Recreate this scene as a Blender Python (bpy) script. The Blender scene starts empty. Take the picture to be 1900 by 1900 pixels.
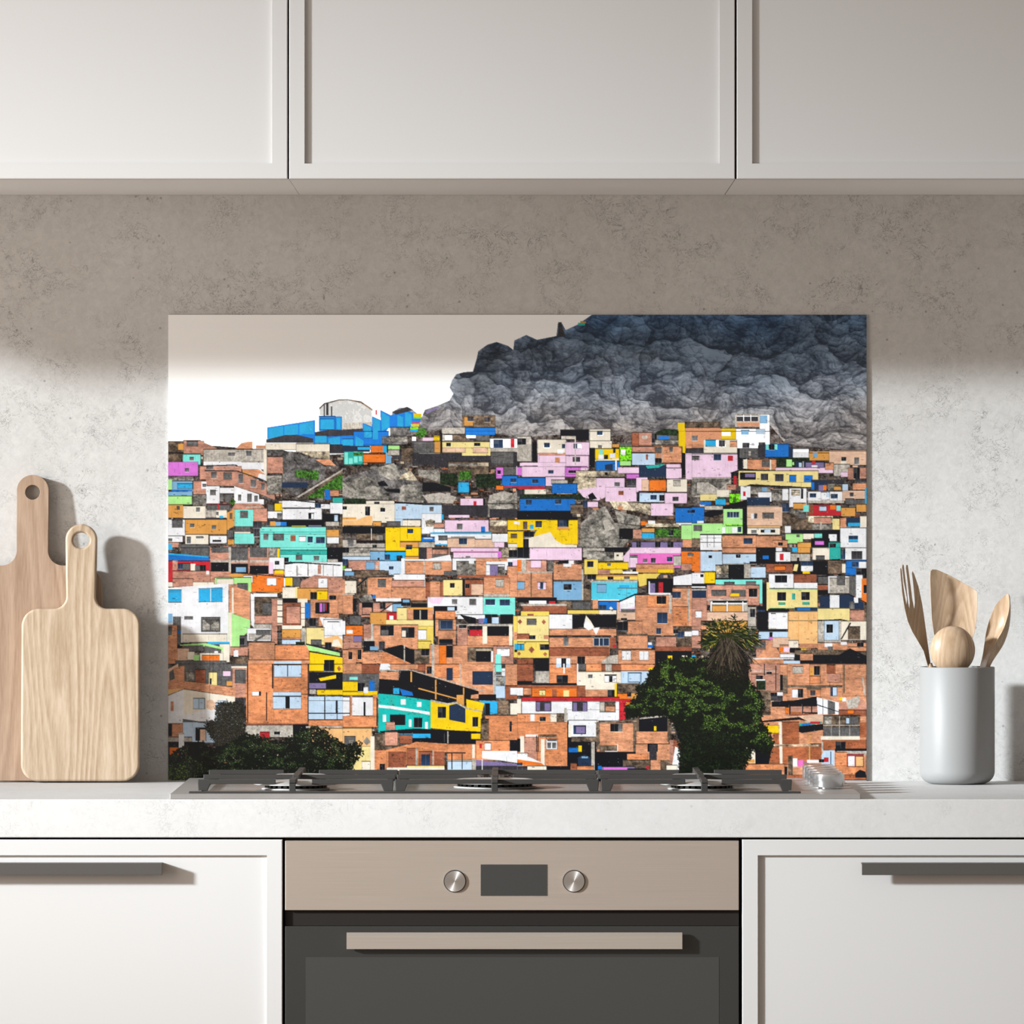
# The printed town, as patches of ink, some at left paled by the panel's glare: '@origin-x origin-y scale', then 'colour x0 y0 x1 y1' or 'colour x,y x,y ...'
DATA = '''@312 584 2.932
u 541,615 800,575 800,676 541,676
l 547,620 627,607 627,676 547,676
l 633,606 708,597 708,652 633,658
l 714,595 793,582 793,650 714,652
d 535,680 640,655 700,655 790,675 790,698 535,698
q 825,512 850,487 930,466 980,464 1050,478 1110,520 1110,622 940,626 940,560 825,548
s 960,590 1110,585 1110,622 945,626
z 825,517 850,490 930,468 980,466 1050,482 1112,524 1112,514 1050,472 980,462 930,462 850,482 823,508
d 847 485 853 555
d 860 480 874 548
d 887 500 894 552
u 822 552 910 632
l 828 566 904 625
u 910 556 945 628
l 918 562 940 624
d 945,627 1062,620 1070,680 800,665 800,640 870,628
u 1060,590 1110,610 1112,555 1158,575 1156,520 1212,548 1240,540 1282,530 1285,515 1335,535 1335,615 1200,618 1156,680 1060,720
l 1066,598 1105,616 1105,660 1066,680
l 1116,562 1154,578 1154,640 1116,660
l 1162,530 1206,556 1206,612 1162,635
l 1248,545 1280,560 1280,612 1248,608
l 1290,525 1326,545 1326,600 1290,612
u 790,668 1066,655 1066,715 790,705
l 800 660 864 698
l 874,675 936,664 936,712 874,705
l 944,685 1010,675 1010,714 944,712
l 1020,662 1062,680 1062,712 1020,714
d 1220,530 1300,502 1335,520 1300,530 1240,545
R 1130 520 1138 545
x 1210 612 1320 660
y 1338 540 1380 556
E 1335 556 1376 566
u 1330 566 1374 586
R 1326 586 1370 592
y 1322 596 1366 608
E 1320 612 1362 624
l 1318 624 1360 636
v 1400,530 1470,500 1475,508 1410,540
f 1345,650 1380,615 1400,620 1410,650 1380,670
x 1165 660 1305 708
Z 530,703 880,700 880,790 740,760 690,730 530,722
s 700 700 880 740
d 880 706 990 755
o 1103 690 1170 750
l 1172 700 1190 750
l 1000 718 1103 736
T 958 742 1062 816
t 985 748 1003 812
t 1010 742 1030 765
o 1062 758 1182 806
M 1184 755 1216 810
e 1200 712 1262 740
d 1220 740 1270 790
z 1600 548 1780 610
O 1612 555 1660 606
d 1630 555 1662 582
d 1722 560 1752 586
u 1618 614 1780 656
w 1618 656 1680 668
d 1640 656 1750 684
s 1490 615 1615 650
s 1490 652 1550 680
z 1550 655 1615 685
p 1385 670 1450 686
y 1448 660 1478 686
g 1330 690 1450 750
O 1450 690 1482 746
Y 1492 690 1750 750
a 1495 722 1700 768
k 1512 698 1540 718
k 1665 700 1698 714
w 1750 672 1900 745
n 1770 680 1822 722
R 1865 675 1888 722
d 1345 755 1600 818
d 1600 770 1755 844
g 1760 745 1880 818
f 1605,770 1640,730 1690,740 1650,770
z 0 690 85 750
r 85 688 195 755
g 105 692 160 718
r 195,700 265,728 195,735
t 83 758 178 820
g 118 772 140 794
P 0 804 163 844
s 193 732 532 815
w 193 815 532 844
g 328 742 364 772
g 425 740 456 770
b 400,700 440,692 460,692 460,730 370,730
b 480 712 530 728
@960 584 2.932
d 225,60 225,42 238,42 250,80 262,120 222,118
T 332 45 370 60
O 345 36 375 46
k 235 626 390 684
c 395 622 508 684
g 434 632 466 658
s 0 660 80 800
k 0 672 48 710
c 112 682 268 756
p 112 756 392 844
p 268 694 392 766
n 146 698 178 724
n 243 706 262 728
g 306 700 352 730
s 310 704 316 790
R 206 778 230 802
g 300 774 342 802
c 395 688 516 724
g 437 710 463 724
k 395 724 424 800
y 424 728 556 796
w 440 764 470 788
w 506 756 538 784
M 445 734 470 760
k 515 730 540 752
w 424,796 556,784 556,790 430,802
u 428 796 556 844
h 475 815 525 844
E 557 716 624 796
g 557 702 624 716
w 563 738 592 762
e 557 798 620 820
B 624 642 664 714
r 664 642 735 714
s 676 655 708 668
g 735 645 875 710
h 755,640 800,622 872,626 872,660 755,655
r 624 716 742 750
b 742 710 892 790
g 752 722 784 750
M 828 718 850 750
m 624,760 742,752 752,775 752,805 624,815
k 752 782 792 808
y 874,590 912,590 916,745 880,660
b 915 614 1110 724
d 930 588 980 612
z 912 584 1105 614
g 950 658 985 690
d 918 724 1014 754
c 1014 672 1198 754
l 1026 684 1084 716
d 1098 684 1132 718
b 1158 688 1194 718
y 1110 620 1190 678
w 1114 640 1164 662
p 915 756 1198 844
g 945 768 990 792
n 1070 760 1110 794
R 1145 770 1176 796
w 1190 620 1374 726
s 1185 540 1320 612
d 1195 546 1310 580
w 1195 550 1310 556
w 1230 546 1234 580
w 1270 546 1274 580
w 1320 545 1374 640
M 1322 550 1360 590
b 1196 588 1318 608
M 1218 628 1262 655
m 1300 624 1348 650
d 1228 698 1264 724
g 1204 726 1310 778
u 1346 704 1480 776
k 1368 706 1400 736
t 1350 706 1368 736
t 1400 706 1416 736
d 1310 700 1350 778
n 1478 720 1500 800
w 1498 726 1586 794
O 1590 744 1700 796
M 1608 750 1630 778
a 1700 738 1900 820
k 1762 772 1790 800
g 1835 775 1860 810
b 1245 786 1410 844
g 1332 792 1376 826
p 1410 825 1550 844
h 1412 780 1560 830
v 1564 796 1670 838
b 1675 806 1720 844
@312 800 5.864
O 110 140 170 205
z 0 240 165 340
r 170 100 350 245
g 205 110 325 165
r 350,110 540,190 385,200 385,245 350,245
t 162 250 355 365
g 235 282 282 322
P 0 340 328 490
g 185 405 228 447
s 387 198 1060 330
w 387 330 800 372
w 800 345 1050 385
c 1040 200 1075 550
s 660 220 730 232
g 655 235 730 275
g 850 218 908 275
w 750,372 1000,410 1060,470 1060,545 870,470
d 378,375 740,365 830,430 820,440 730,378 378,385
r 345 385 800 530
g 415 388 492 418
O 810 418 975 510
b 800,415 990,420 1060,475 990,465 975,510 830,440
r 410,435 750,440 990,540 1165,605 1160,750 985,680 730,600 410,590
d 400,425 750,430 1000,515 1195,600 1195,610 1000,528 750,442 400,440
g 468 446 532 515
g 605 452 692 525
g 768 470 818 570
g 900 530 962 612
g 1015 570 1054 644
g 1094 605 1138 676
w 410 600 562 792
w 562 618 720 680
w 720,600 990,690 990,790 720,790
g 460 640 522 702
g 565 680 600 760
g 620 682 705 780
g 765 692 798 760
g 864 684 912 775
g 940 705 975 770
w 980,745 1045,745 1045,800 980,800
c 0 410 0 410
G 0 490 280 540
e 0 530 45 640
M 45 540 268 640
l 100 570 268 625
u 40 640 268 655
M 0 660 265 705
g 145 698 205 730
e 0 705 262 800
r 275 540 410 690
G 270 690 415 820
w 365 550 420 630
g 375 575 415 610
O 0 800 165 945
z 95 815 130 860
c 165 820 410 950
g 305 832 350 880
c 410 830 640 945
s 415 840 520 940
g 425 800 670 860
R 425 790 700 796
R 540 795 553 855
g 525 880 552 915
l 560 925 600 985
f 668,780 700,735 740,770 700,810
r 690,860 730,790 1000,790 1050,830 920,860
s 850 825 1010 840
t 725 855 930 1040
g 785 870 868 945
O 640,890 725,850 725,1035 640,1080
z 670 890 700 960
r 930 845 1080 985
g 730 1040 900 1105
t 722 1110 940 1230
c 725 1100 900 1115
O 650 1180 720 1240
g 645 1080 710 1160
g 1085 800 1155 870
y 1160 790 1250 870
O 1245 800 1540 842
w 1085 870 1240 950
g 1190 895 1238 955
d 1080 965 1225 1030
O 1110 985 1170 1035
w 1240 755 1600 835
w 1600 790 1765 850
n 1600 792 1665 840
w 1765 780 1900 905
k 1240,735 1760,790 1760,800 1240,748
w 1245 845 1675 985
k 1530 890 1590 960
w 1560 900 1585 955
k 1255 835 1600 848
c 1260 800 1266 830
k 1220 965 1700 1050
u 1225 990 1290 1035
M 1170 990 1225 1030
y 1345 1032 1500 1056
v 1530 1025 1670 1062
R 1680 905 1715 985
k 1680 900 1870 990
m 1810 915 1850 990
s 1715 985 1860 1035
O 1725 1075 1860 1150
w 1730 1150 1880 1225
z 1860 1000 1900 1267
t 1000 1040 1720 1125
t 1000 1125 1720 1267
T 1010 1098 1720 1104
g 1038 1118 1095 1186
g 1143 1120 1260 1190
B 1335 1135 1390 1200
w 1425 1145 1500 1205
n 1520 1150 1575 1215
n 1612 1155 1705 1222
d 935 1060 995 1150
d 925 985 1020 1060
w 0 965 185 1140
g 45 965 158 1050
w 0 1140 160 1210
g 0 1170 48 1205
O 188 960 640 1125
g 240 1010 288 1050
g 475 1025 525 1070
d 188 950 640 962
c 188 1125 440 1232
w 455 1135 640 1225
g 205 1150 250 1225
d 485 1185 580 1210
g 305 1145 385 1170
r 0 1215 120 1267
l 0 1230 45 1267
g 110 1238 430 1267
x 1075 180 1250 270
G 1075 480 1240 690
r 1080 280 1250 460
b 1245 350 1280 490
x 1250,210 1600,300 1720,400 1700,520 1400,700 1250,640
f 1380,430 1640,430 1640,540 1400,500
z 1450,740 1900,420 1900,460 1500,740
f 1500,730 1900,460 1900,640 1700,640 1700,730
b 1600,310 1760,310 1830,380 1700,370
s 1395,720 1900,415 1900,435 1420,728
c 1060 140 1395 205
c 1395 140 1760 225
Z 1500,225 1760,225 1760,315 1560,285
u 1705 640 1770 745
b 1765 640 1860 710
T 1790 720 1900 780
n 1240 560 1520 620
@636 800 5.864
o 305 115 440 235
l 440 130 478 235
u 120 0 500 160
l 0 85 118 160
l 142,55 225,105 225,165 142,165
l 235 0 320 75
l 330 0 385 90
n 0 165 300 225
l 165 175 305 205
t 20 235 60 365
T 62 230 120 365
t 66 295 112 360
t 122 228 160 262
t 122 280 165 345
t 175 275 212 330
f 118 235 220 268
o 225 250 465 342
M 468 235 530 355
e 490 155 620 205
s 490 205 620 265
k 480 150 495 240
x 430 60 710 150
G 500 60 700 120
z 640 180 790 330
f 780,50 850,0 920,20 880,70
p 875,100 985,70 985,108 875,108
y 990 60 1058 105
w 755 65 800 108
g 770 120 1000 240
O 1000 118 1070 235
k 1065 20 1085 240
s 1085 40 1340 110
w 1110 40 1195 100
z 1200 42 1340 105
u 1338 0 1660 45
w 1350 48 1480 78
g 1450 45 1600 108
Y 1085 115 1600 190
Y 1085 185 1610 275
a 1090 185 1335 232
a 1420 180 1580 240
k 1128 130 1180 168
k 1432 130 1498 165
d 760 238 1300 370
G 830 240 1060 250
w 1605 80 1900 185
n 1642 95 1745 185
R 1830 85 1872 180
s 1610 190 1900 228
g 1615 228 1870 355
d 1860 230 1900 470
d 1000 270 1610 390
z 1145 330 1590 480
G 1150 355 1585 385
Z 1470 345 1590 380
f 1275,440 1400,430 1400,520 1260,540
h 1450 470 1720 620
P 1670 390 1750 520
k 1685 430 1720 470
g 1750 385 1890 480
p 1890 385 1900 480
u 1735 485 1900 610
n 1830 520 1890 560
R 1750 600 1900 616
o 1670 590 1750 640
l 1258 560 1378 670
x 0,520 350,400 620,360 900,620 900,760 0,740
G 0,560 250,480 380,560 480,700 560,750 100,740 0,700
G 380,400 560,350 640,480 560,560 400,470
k 380,560 450,540 500,600 400,600
k 450,630 620,630 640,680 480,660
G 640,600 780,560 900,700 880,780 600,780
Z 640,480 740,430 820,540 740,540 620,520
G 820,420 1040,430 1150,560 1100,600 830,500
s 870,700 1060,670 1240,720 1200,790 930,780
k 870 560 1180 660
z 800,480 1180,600 1180,615 800,495
G 1600,700 1760,650 1860,690 1900,640 1900,800 1560,880
s 1640,740 1740,660 1860,680 1760,760
h 1060 460 1250 590
h 20 735 250 795
c 255 755 565 820
k 345 772 402 796
c 0 795 570 1000
k 0 820 48 856
k 245 825 300 920
k 412 838 462 880
A 150,970 280,920 325,930 325,1030 0,1030 0,970
O 0 940 150 965
O 330 985 420 1035
m 568 785 1080 960
m 568 960 660 1035
B 645 820 693 860
g 948 828 990 878
w 860 900 1080 1120
Z 900,980 960,960 1010,980 990,1040 910,1040
c 650 970 850 1035
g 480 985 630 1040
k 560,765 870,790 1080,795 1080,805 870,805 570,785
p 1280 735 1530 828
R 1425 765 1458 808
k 1530 740 1550 920
d 1090 810 1590 930
p 1155 915 1380 945
G 1580 790 1900 940
d 1600 850 1900 945
l 1075 910 1100 965
p 1112 965 1590 1100
g 1245 1010 1305 1072
u 1508 1040 1550 1100
w 990 1060 1110 1105
r 995 1000 1105 1055
Z 1600 965 1790 1035
z 1600 1035 1790 1110
y 1795 965 1900 1080
w 1865 985 1900 1015
y 1795 1095 1900 1225
z 1830 1120 1900 1165
c 1800 1220 1900 1267
w 955 1110 1620 1240
l 960 1105 1620 1122
g 1045 1138 1140 1190
l 1015 1230 1140 1242
u 860 1150 1000 1205
m 880 1160 980 1175
G 1180 1148 1440 1160
a 1140 1165 1440 1267
n 1268 1168 1355 1235
a 1440 1175 1750 1267
p 1650 1180 1760 1267
w 1625 1120 1800 1210
k 0 1045 465 1115
z 150 1120 450 1190
w 310 1060 316 1190
G 370 1130 440 1190
k 100 1195 460 1215
s 0 1180 150 1267
g 55 1185 120 1260
s 150 1225 460 1267
k 325 1240 372 1267
y 465 1045 625 1267
y 625 1045 855 1200
O 625 1205 828 1267
n 708 1068 768 1115
d 690 1240 758 1267
s 830 1205 1000 1267
@960 800 5.864
s 0 60 155 330
k 0 82 98 150
s 0 150 45 320
k 150,60 210,135 210,145 150,75
k 160 120 215 330
k 475 0 780 90
c 790 0 1015 105
n 870 0 930 45
s 480 55 640 90
c 220 95 530 245
n 293 130 355 180
n 487 145 522 190
p 525 120 785 262
n 615 138 698 190
w 655 140 698 188
r 235 238 525 265
p 240 265 530 345
b 413 290 465 345
w 440 205 500 245
p 530 265 775 400
d 605 284 685 338
s 628 80 640 370
c 790 110 1030 188
g 880 155 925 190
k 790 185 845 400
y 848 195 1110 305
w 885 262 940 308
w 1010 245 1068 295
k 945 262 988 304
t 890 205 935 258
k 1045 192 1070 240
O 1035 145 1108 180
w 850,320 1110,300 1110,315 850,332
u 860 325 1115 440
n 955,370 1040,355 1040,430 955,420
w 1066 320 1084 445
g 1112 135 1248 168
E 1115 168 1245 325
w 1128 205 1180 262
e 1120 328 1240 378
B 1250 15 1325 165
r 1325 15 1465 160
s 1360 50 1418 85
k 1465 30 1520 130
u 1540 60 1650 95
G 1500 95 1780 150
r 1255 168 1490 230
b 1490 165 1790 235
b 1575 165 1790 345
s 1570 165 1580 345
g 1500 180 1570 232
g 1658 175 1695 232
m 1250 240 1500 370
B 1402 255 1425 315
k 1500 305 1575 345
k 1790 240 1830 480
y 1755 0 1835 170
y 1800 165 1830 240
b 1835 0 1900 190
d 1835 190 1900 245
p 1832 255 1900 530
n 0 385 50 480
P 0 395 50 480
p 30 345 440 378
p 50 388 520 500
n 340 428 397 465
p 310 495 520 600
P 520 385 760 500
P 540 392 690 470
p 690 400 770 480
k 560 430 660 460
Z 640 430 1170 500
Z 590,600 640,500 860,510 860,640 660,680
p 860 510 1170 620
g 1060 560 1118 605
k 955 452 985 480
p 1095 395 1330 462
p 1330 425 1420 462
P 1190 465 1420 520
n 1325 375 1620 500
T 1400,380 1610,360 1540,400 1420,410
p 1620 355 1780 400
p 1620 405 1790 520
u 0 505 305 610
n 162 528 228 570
R 0 600 300 632
c 80 635 315 720
s 370 530 550 580
u 380 572 650 680
n 650 570 656 680
r 430 680 600 700
d 0 640 80 720
h 30 690 740 750
u 30 735 630 870
n 92 752 158 802
n 412 750 480 795
k 0 870 600 955
z 580 800 720 900
p 655,640 960,600 960,720 880,760 720,720
p 960 615 1300 770
B 1102 655 1158 698
d 1195 520 1290 600
p 1295 500 1420 680
a 1355 530 1435 660
o 1437 535 1620 655
k 1320 655 1625 672
c 1630 525 1850 665
s 1700 535 1775 600
m 1330 675 1600 775
n 1452 697 1518 748
k 1547 697 1603 762
p 1605 670 1850 790
d 1692 718 1755 765
k 1300 665 1330 770
n 715 755 768 830
p 765 770 880 830
k 770,700 820,670 870,740 790,750
z 900,720 960,790 1050,810 1050,830 920,800
Z 1000,760 1200,770 1450,800 1450,920 1280,870 1060,850
p 1455 790 1700 925
G 840,870 960,820 1060,1000 1340,1040 1150,1267 660,1267 700,1000
s 930,980 1000,960 1060,1060 960,1100
G 1060,860 1340,940 1340,1030 1100,1000
b 1090 820 1150 860
u 1720 840 1900 995
n 1855 865 1900 895
k 1715 825 1900 840
w 1730 1000 1900 1030
e 1785 1020 1900 1180
z 1360 960 1720 1010
o 1345 975 1420 1030
w 1425 975 1500 1010
Z 1400 1010 1760 1045
k 1110 1060 1260 1180
r 1260 1065 1355 1180
O 1355 1060 1495 1105
l 1355 1105 1495 1172
h 1495 1060 1780 1155
E 1600 1070 1640 1140
f 1500 1065 1780 1150
k 1650 1080 1700 1140
z 1250 1170 1785 1200
v 1250 1205 1900 1267
k 1300 1210 1345 1267
k 1500 1210 1560 1267
k 1635 1210 1700 1267
b 1800 1180 1900 1267
y 0 965 320 1080
y 330 965 660 1235
y 200,1100 330,965 440,1080 400,1230 150,1230
c 0,1180 150,1160 360,1100 420,1190 500,1235 650,1240 650,1267 0,1267
y 0 1095 65 1267
k 75 1095 180 1155
k 65 1175 125 1267
c 125 1160 180 1267
c 0 985 28 1020
z 65 985 110 1070
l 140 1020 180 1068
d 200 980 270 1050
k 440 955 560 1045
n 455 960 540 1042
O 435 1045 565 1080
k 0 950 320 965
k 330 935 690 970
z 660 945 690 1240
@1284 800 5.864
b 0 0 320 180
g 0 52 65 108
y 320 0 480 88
w 325 12 425 55
w 480 0 850 190
M 540 0 620 40
m 700 0 795 35
d 552 130 628 184
d 730 125 800 190
b 0 180 130 186
d 0 185 130 245
c 130 95 495 240
l 150 98 268 168
w 265 100 300 170
d 295 102 362 170
b 415 108 488 172
p 0 250 498 510
g 0 270 80 314
n 238 252 320 320
R 392 270 448 326
k 500 190 520 430
g 520 190 720 295
s 620 220 645 270
d 720,160 800,140 800,290 720,290
u 798 148 1055 282
k 838 150 900 208
t 805 148 838 205
t 900 148 932 205
n 1055 180 1105 320
w 1100 192 1275 318
O 1275 235 1495 320
M 1318 235 1368 285
a 1495 215 1900 370
k 1630 285 1680 325
g 1770 290 1820 365
c 1620 325 1685 360
k 500 300 600 420
b 595 305 920 425
c 560 310 600 410
g 765 320 850 388
c 590 305 605 425
c 850 310 865 425
h 920 290 1280 400
e 1030 310 1090 390
e 1095 340 1115 372
n 1130 330 1450 410
m 1165 345 1195 400
s 1205 330 1220 410
v 1240 340 1440 412
R 1310 325 1345 365
w 1305 375 1370 412
p 910 395 1540 460
b 1450 345 1545 420
s 1545 360 1720 490
r 1700 400 1900 530
k 1760 400 1830 520
p 1620 450 1700 500
k 420,455 550,410 1380,465 1380,475 550,425 430,470
Y 510 430 1378 600
k 525 452 698 532
v 580 460 690 505
d 752 465 832 536
d 908 470 1000 548
u 1062 480 1136 555
u 1222 484 1314 562
Y 1090 560 1300 610
k 430 450 510 520
R 455 490 490 610
s 0 510 430 720
G 0,520 430,520 300,640 0,720
s 60,560 180,560 300,640 200,700 60,680
r 380 580 480 640
Y 90 690 280 760
f 270,730 310,695 365,740
c 270 640 410 720
u 95 770 210 805
l 258 740 370 805
E 410 680 530 785
f 452 718 485 785
A 530 690 570 740
k 600 725 800 805
w 530 600 640 750
G 640 600 860 690
M 765 615 815 665
w 720 660 870 770
c 870 630 1055 760
G 870 640 985 760
w 985 625 1052 755
w 1060 620 1250 830
Z 1085 640 1175 700
g 1085 665 1175 670
k 1190 630 1215 740
R 560 660 585 710
k 1060,615 640,600 560,610 640,580 1220,610 1220,620
d 1300 530 1660 580
n 1310 545 1470 640
u 1300 560 1335 640
v 1380 590 1440 650
o 1430 590 1465 645
G 1480 570 1640 650
O 1545 600 1625 645
m 1640 580 1700 650
b 1750 570 1900 640
d 1780 520 1900 560
w 1265 655 1640 780
n 1285 680 1355 725
n 1512 685 1588 735
w 1405 665 1500 750
m 1470 665 1495 720
s 1265 755 1660 785
a 1640 650 1890 760
d 1722 670 1762 715
g 1670 735 1760 800
g 1760 740 1900 800
l 1885 620 1900 860
u 0 825 135 1000
k 0 860 35 890
w 60 980 130 1005
k 135,890 340,820 600,770 600,835 340,850 340,900 200,940 135,930
k 340,820 620,740 620,830 345,850
n 600 725 850 805
z 200 940 340 1020
s 140 810 340 860
e 342 850 555 1030
n 385 882 512 942
w 415 882 420 942
w 448 882 453 942
w 480 882 485 942
E 342 1018 555 1028
e 342 1030 560 1118
w 440 1050 492 1110
n 500 1045 540 1103
k 555 840 605 1118
c 600 815 960 1035
a 600 820 960 1030
a 960 830 985 1035
w 645 900 680 955
d 680 900 712 955
g 770 890 892 950
A 605 1035 965 1120
c 605 1050 960 1130
g 648 1078 708 1118
k 750 1075 910 1105
m 790 1070 860 1105
e 0 1005 340 1170
g 20 1025 110 1085
e 340 1020 370 1118
w 330 1048 365 1115
z 0 1170 100 1267
w 92 1128 325 1267
g 92 1208 325 1216
g 168 1130 173 1267
g 240 1130 245 1267
g 92 1160 325 1164
k 90 1120 720 1132
b 330 1132 700 1267
n 565 1168 662 1230
b 700 1140 980 1267
z 985 900 1320 1110
G 1060,840 1260,870 1260,940 1060,900
g 1160 890 1240 950
n 985 790 1055 880
O 1105 780 1240 850
t 1215 805 1275 880
R 1280 800 1625 925
B 1275 800 1322 910
m 1388 818 1465 872
o 1508 805 1568 855
t 1575 812 1622 872
O 1625 830 1780 930
O 1790 795 1900 880
Z 1265 925 1540 1000
r 1330 940 1520 1010
Y 1530 955 1610 1075
G 1310 1010 1530 1090
s 1395 990 1412 1110
k 1050 1075 1620 1115
w 1015 1035 1078 1110
e 1020 1115 1210 1225
c 1210 1120 1330 1180
g 1140 1128 1175 1155
t 1335 1112 1425 1165
k 1420 1110 1620 1200
w 1490 1120 1580 1200
b 1615 950 1680 1050
c 1830 930 1900 1110
w 1615 1050 1900 1267
n 1682 940 1832 1040
l 1700 1000 1835 1038
n 1708 1142 1808 1210
l 1710 1180 1808 1205
b 880 1185 1040 1267
k 940 1215 990 1250
O 1150 1210 1300 1267
k 1300 1170 1500 1267
P 1340 1200 1440 1240
T 1490 1210 1618 1267
k 1500 1225 1570 1267
@312 1016 5.864
r 455 0 1100 450
g 140 0 445 100
l 0 0 50 30
g 475 0 665 55
g 690 0 870 155
g 890 0 1075 105
s 455 140 1100 165
k 465 165 660 265
k 685 180 875 290
k 885 200 1095 290
M 738 215 850 270
s 660 0 685 265
r 870 0 892 265
G 1095 0 1215 110
y 1190 15 1216 110
t 1220 0 1730 170
T 1225 28 1730 78
g 1392 85 1460 135
g 1585 95 1645 145
k 1730 0 1900 190
s 1735 125 1850 190
u 0,60 445,100 445,165 300,150 0,140
l 0,60 440,100 440,112 0,80
R 0 145 460 380
r 50 145 105 250
g 108 175 240 245
n 108 180 160 235
c 245 180 300 360
g 295 195 410 275
k 350 195 410 275
r 50 255 460 380
w 415 255 450 295
c 0 380 500 430
r 50 340 270 430
w 1100 110 1265 240
k 1165 150 1210 190
p 1100 160 1145 290
O 1150 250 1400 300
y 1165 252 1255 285
k 1265 110 1315 165
w 1270 160 1900 320
k 1265,165 1410,158 1880,190 1880,200 1400,172 1270,190
G 1400 200 1410 310
G 1520 180 1530 310
G 1690 180 1696 320
G 1795 180 1800 320
r 1630 190 1665 290
O 650,290 740,275 1260,320 1255,480 1200,500 905,480
o 830 300 1260 485
d 650,290 740,272 1260,316 1260,326 740,284
w 820 310 922 385
w 1075 335 1180 415
w 1262 330 1280 440
e 510 325 905 400
c 530 340 715 405
g 755 390 870 470
e 870 380 905 490
y 1278 325 1356 420
g 1356 330 1440 425
r 1440,420 1450,370 1600,300 1900,330 1900,510 1440,440
w 1635 340 1735 455
w 0,440 300,420 660,390 660,1030 0,1040
l 335,450 595,432 595,595 335,600
w 460 435 468 600
g 330 445 595 452
g 330 588 595 594
l 0 460 145 600
g 0 480 145 486
g 0 592 145 598
g 178 750 272 788
g 362 757 568 918
G 375 790 460 905
G 468 790 558 905
c 160 940 640 1030
b 665,410 895,480 895,790 665,705
c 695 440 715 720
e 655,705 895,790 895,900 780,1000 780,1100 660,1160
c 660 710 695 1150
w 900,500 940,520 940,880 905,840
w 930 500 1190 540
z 945 540 1130 740
z 1000 540 1180 620
g 1030 600 1125 730
r 945 740 1180 830
s 940 830 1180 900
r 1130 560 1190 1050
c 1190 560 1245 840
k 1190 565 1245 572
k 1190 625 1245 632
k 1190 690 1245 697
k 1190 752 1245 759
k 1190 825 1245 832
c 1245 430 1385 555
Y 1385 430 1430 560
B 1250 555 1445 850
r 1290 640 1440 830
k 1250 555 1445 605
c 1448 560 1490 860
k 1448 592 1490 598
k 1448 652 1490 658
k 1448 715 1490 722
k 1448 780 1490 787
O 1410 440 1740 575
y 1620 470 1735 570
c 1410 560 1520 600
k 1550 490 1620 565
b 1740 490 1900 720
k 1755 525 1830 595
u 1490 605 1550 770
b 1550 570 1850 770
k 1605 600 1755 720
P 1650 610 1680 705
v 1690 610 1706 700
R 1712 610 1728 690
b 1640 720 1860 860
k 1540 770 1610 860
w 1650,760 1900,780 1900,1090 1700,1010 1690,860
w 1690 780 1900 960
k 1735 805 1855 815
Y 1505 870 1700 1060
A 1700,990 1840,955 1900,1010 1900,1100 1700,1060
k 1708 1035 1780 1100
g 1555 1005 1670 1060
c 1780,1080 1800,1010 1850,1000 1890,1080
b 1240 890 1450 1010
O 1240 890 1445 985
m 1240 1000 1440 1055
c 1240 850 1460 890
s 1450 880 1500 1060
k 1185 910 1240 930
w 860 880 1120 1020
s 880 940 1110 1000
g 960 900 1115 950
g 780 960 860 1070
g 860,1060 1050,940 1060,960 880,1070
h 1390 1030 1490 1065
g 55 755 140 1060
u 80 905 140 935
M 0 720 50 820
b 0 845 100 1267
g 0 860 45 960
l 430 1030 670 1055
c 560 1055 670 1250
e 130,1060 400,1040 600,1090 600,1130 390,1080 130,1070
g 160,1070 385,1065 385,1130 200,1130
g 400,1070 580,1110 580,1190 460,1160 400,1150
w 505 1130 545 1190
a 100 1100 230 1230
c 210 1135 290 1225
e 280 1170 340 1230
c 345 1150 600 1250
o 370 1170 560 1240
g 80,1230 640,1230 640,1267 80,1267
b 880 1030 1160 1267
i 1165 1065 1535 1225
b 870 1225 1540 1267
m 1155 1240 1450 1267
r 680 1080 870 1180
z 700 1180 870 1267
w 715 1120 765 1190
k 780 990 830 1060
e 1500,1060 1870,1150 1870,1185 1540,1130
k 1500,1045 1900,1140 1900,1150 1500,1058
y 1540 1135 1640 1267
y 1600,1150 1900,1195 1900,1267 1600,1267
k 1540,1125 1900,1190 1900,1200 1540,1140
k 1700 1225 1810 1267
@636 1016 5.864
y 465 0 685 40
y 685 0 828 100
k 690 0 755 22
s 0 0 465 100
G 0 0 300 60
l 300 45 685 145
M 300 45 460 140
n 460 78 515 138
k 295 38 685 46
k 380 115 402 138
k 590 90 650 150
m 0 95 300 140
r 65 145 400 250
M 255 160 350 240
s 360 195 395 225
m 400 145 640 300
n 505 208 555 242
w 640 120 680 290
k 0 0 70 60
n 0 130 60 190
E 0 205 30 250
w 20 225 100 285
M 20 260 125 310
k 140 250 460 320
z 140 255 500 330
O 680 95 850 145
b 680 145 1190 300
s 985 165 1068 240
s 880 150 895 300
d 830 0 920 130
r 915 0 1170 130
g 975 10 1150 120
r 980 20 1140 75
w 915,130 1170,80 1190,150 915,150
w 680 130 1180 148
p 1175 0 1700 50
p 1205 50 1700 120
H 1205 42 1700 54
P 1690 45 1735 110
w 1195 115 1900 250
g 1340 97 1390 112
G 1240 150 1450 300
g 1105 260 1240 310
w 1375 120 1430 180
b 1450 150 1560 300
b 1450 120 1790 155
w 1560 185 1765 315
v 1605 190 1690 310
G 1690 210 1760 310
n 1800 160 1850 205
p 1850 140 1900 210
b 1790 205 1900 540
Z 1730 0 1900 110
k 1810 30 1900 110
w 560 290 900 450
w 540,330 640,285 760,310 900,360 900,445 730,430 600,350
s 730 365 770 430
b 270 320 540 560
r 535 355 890 460
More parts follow.
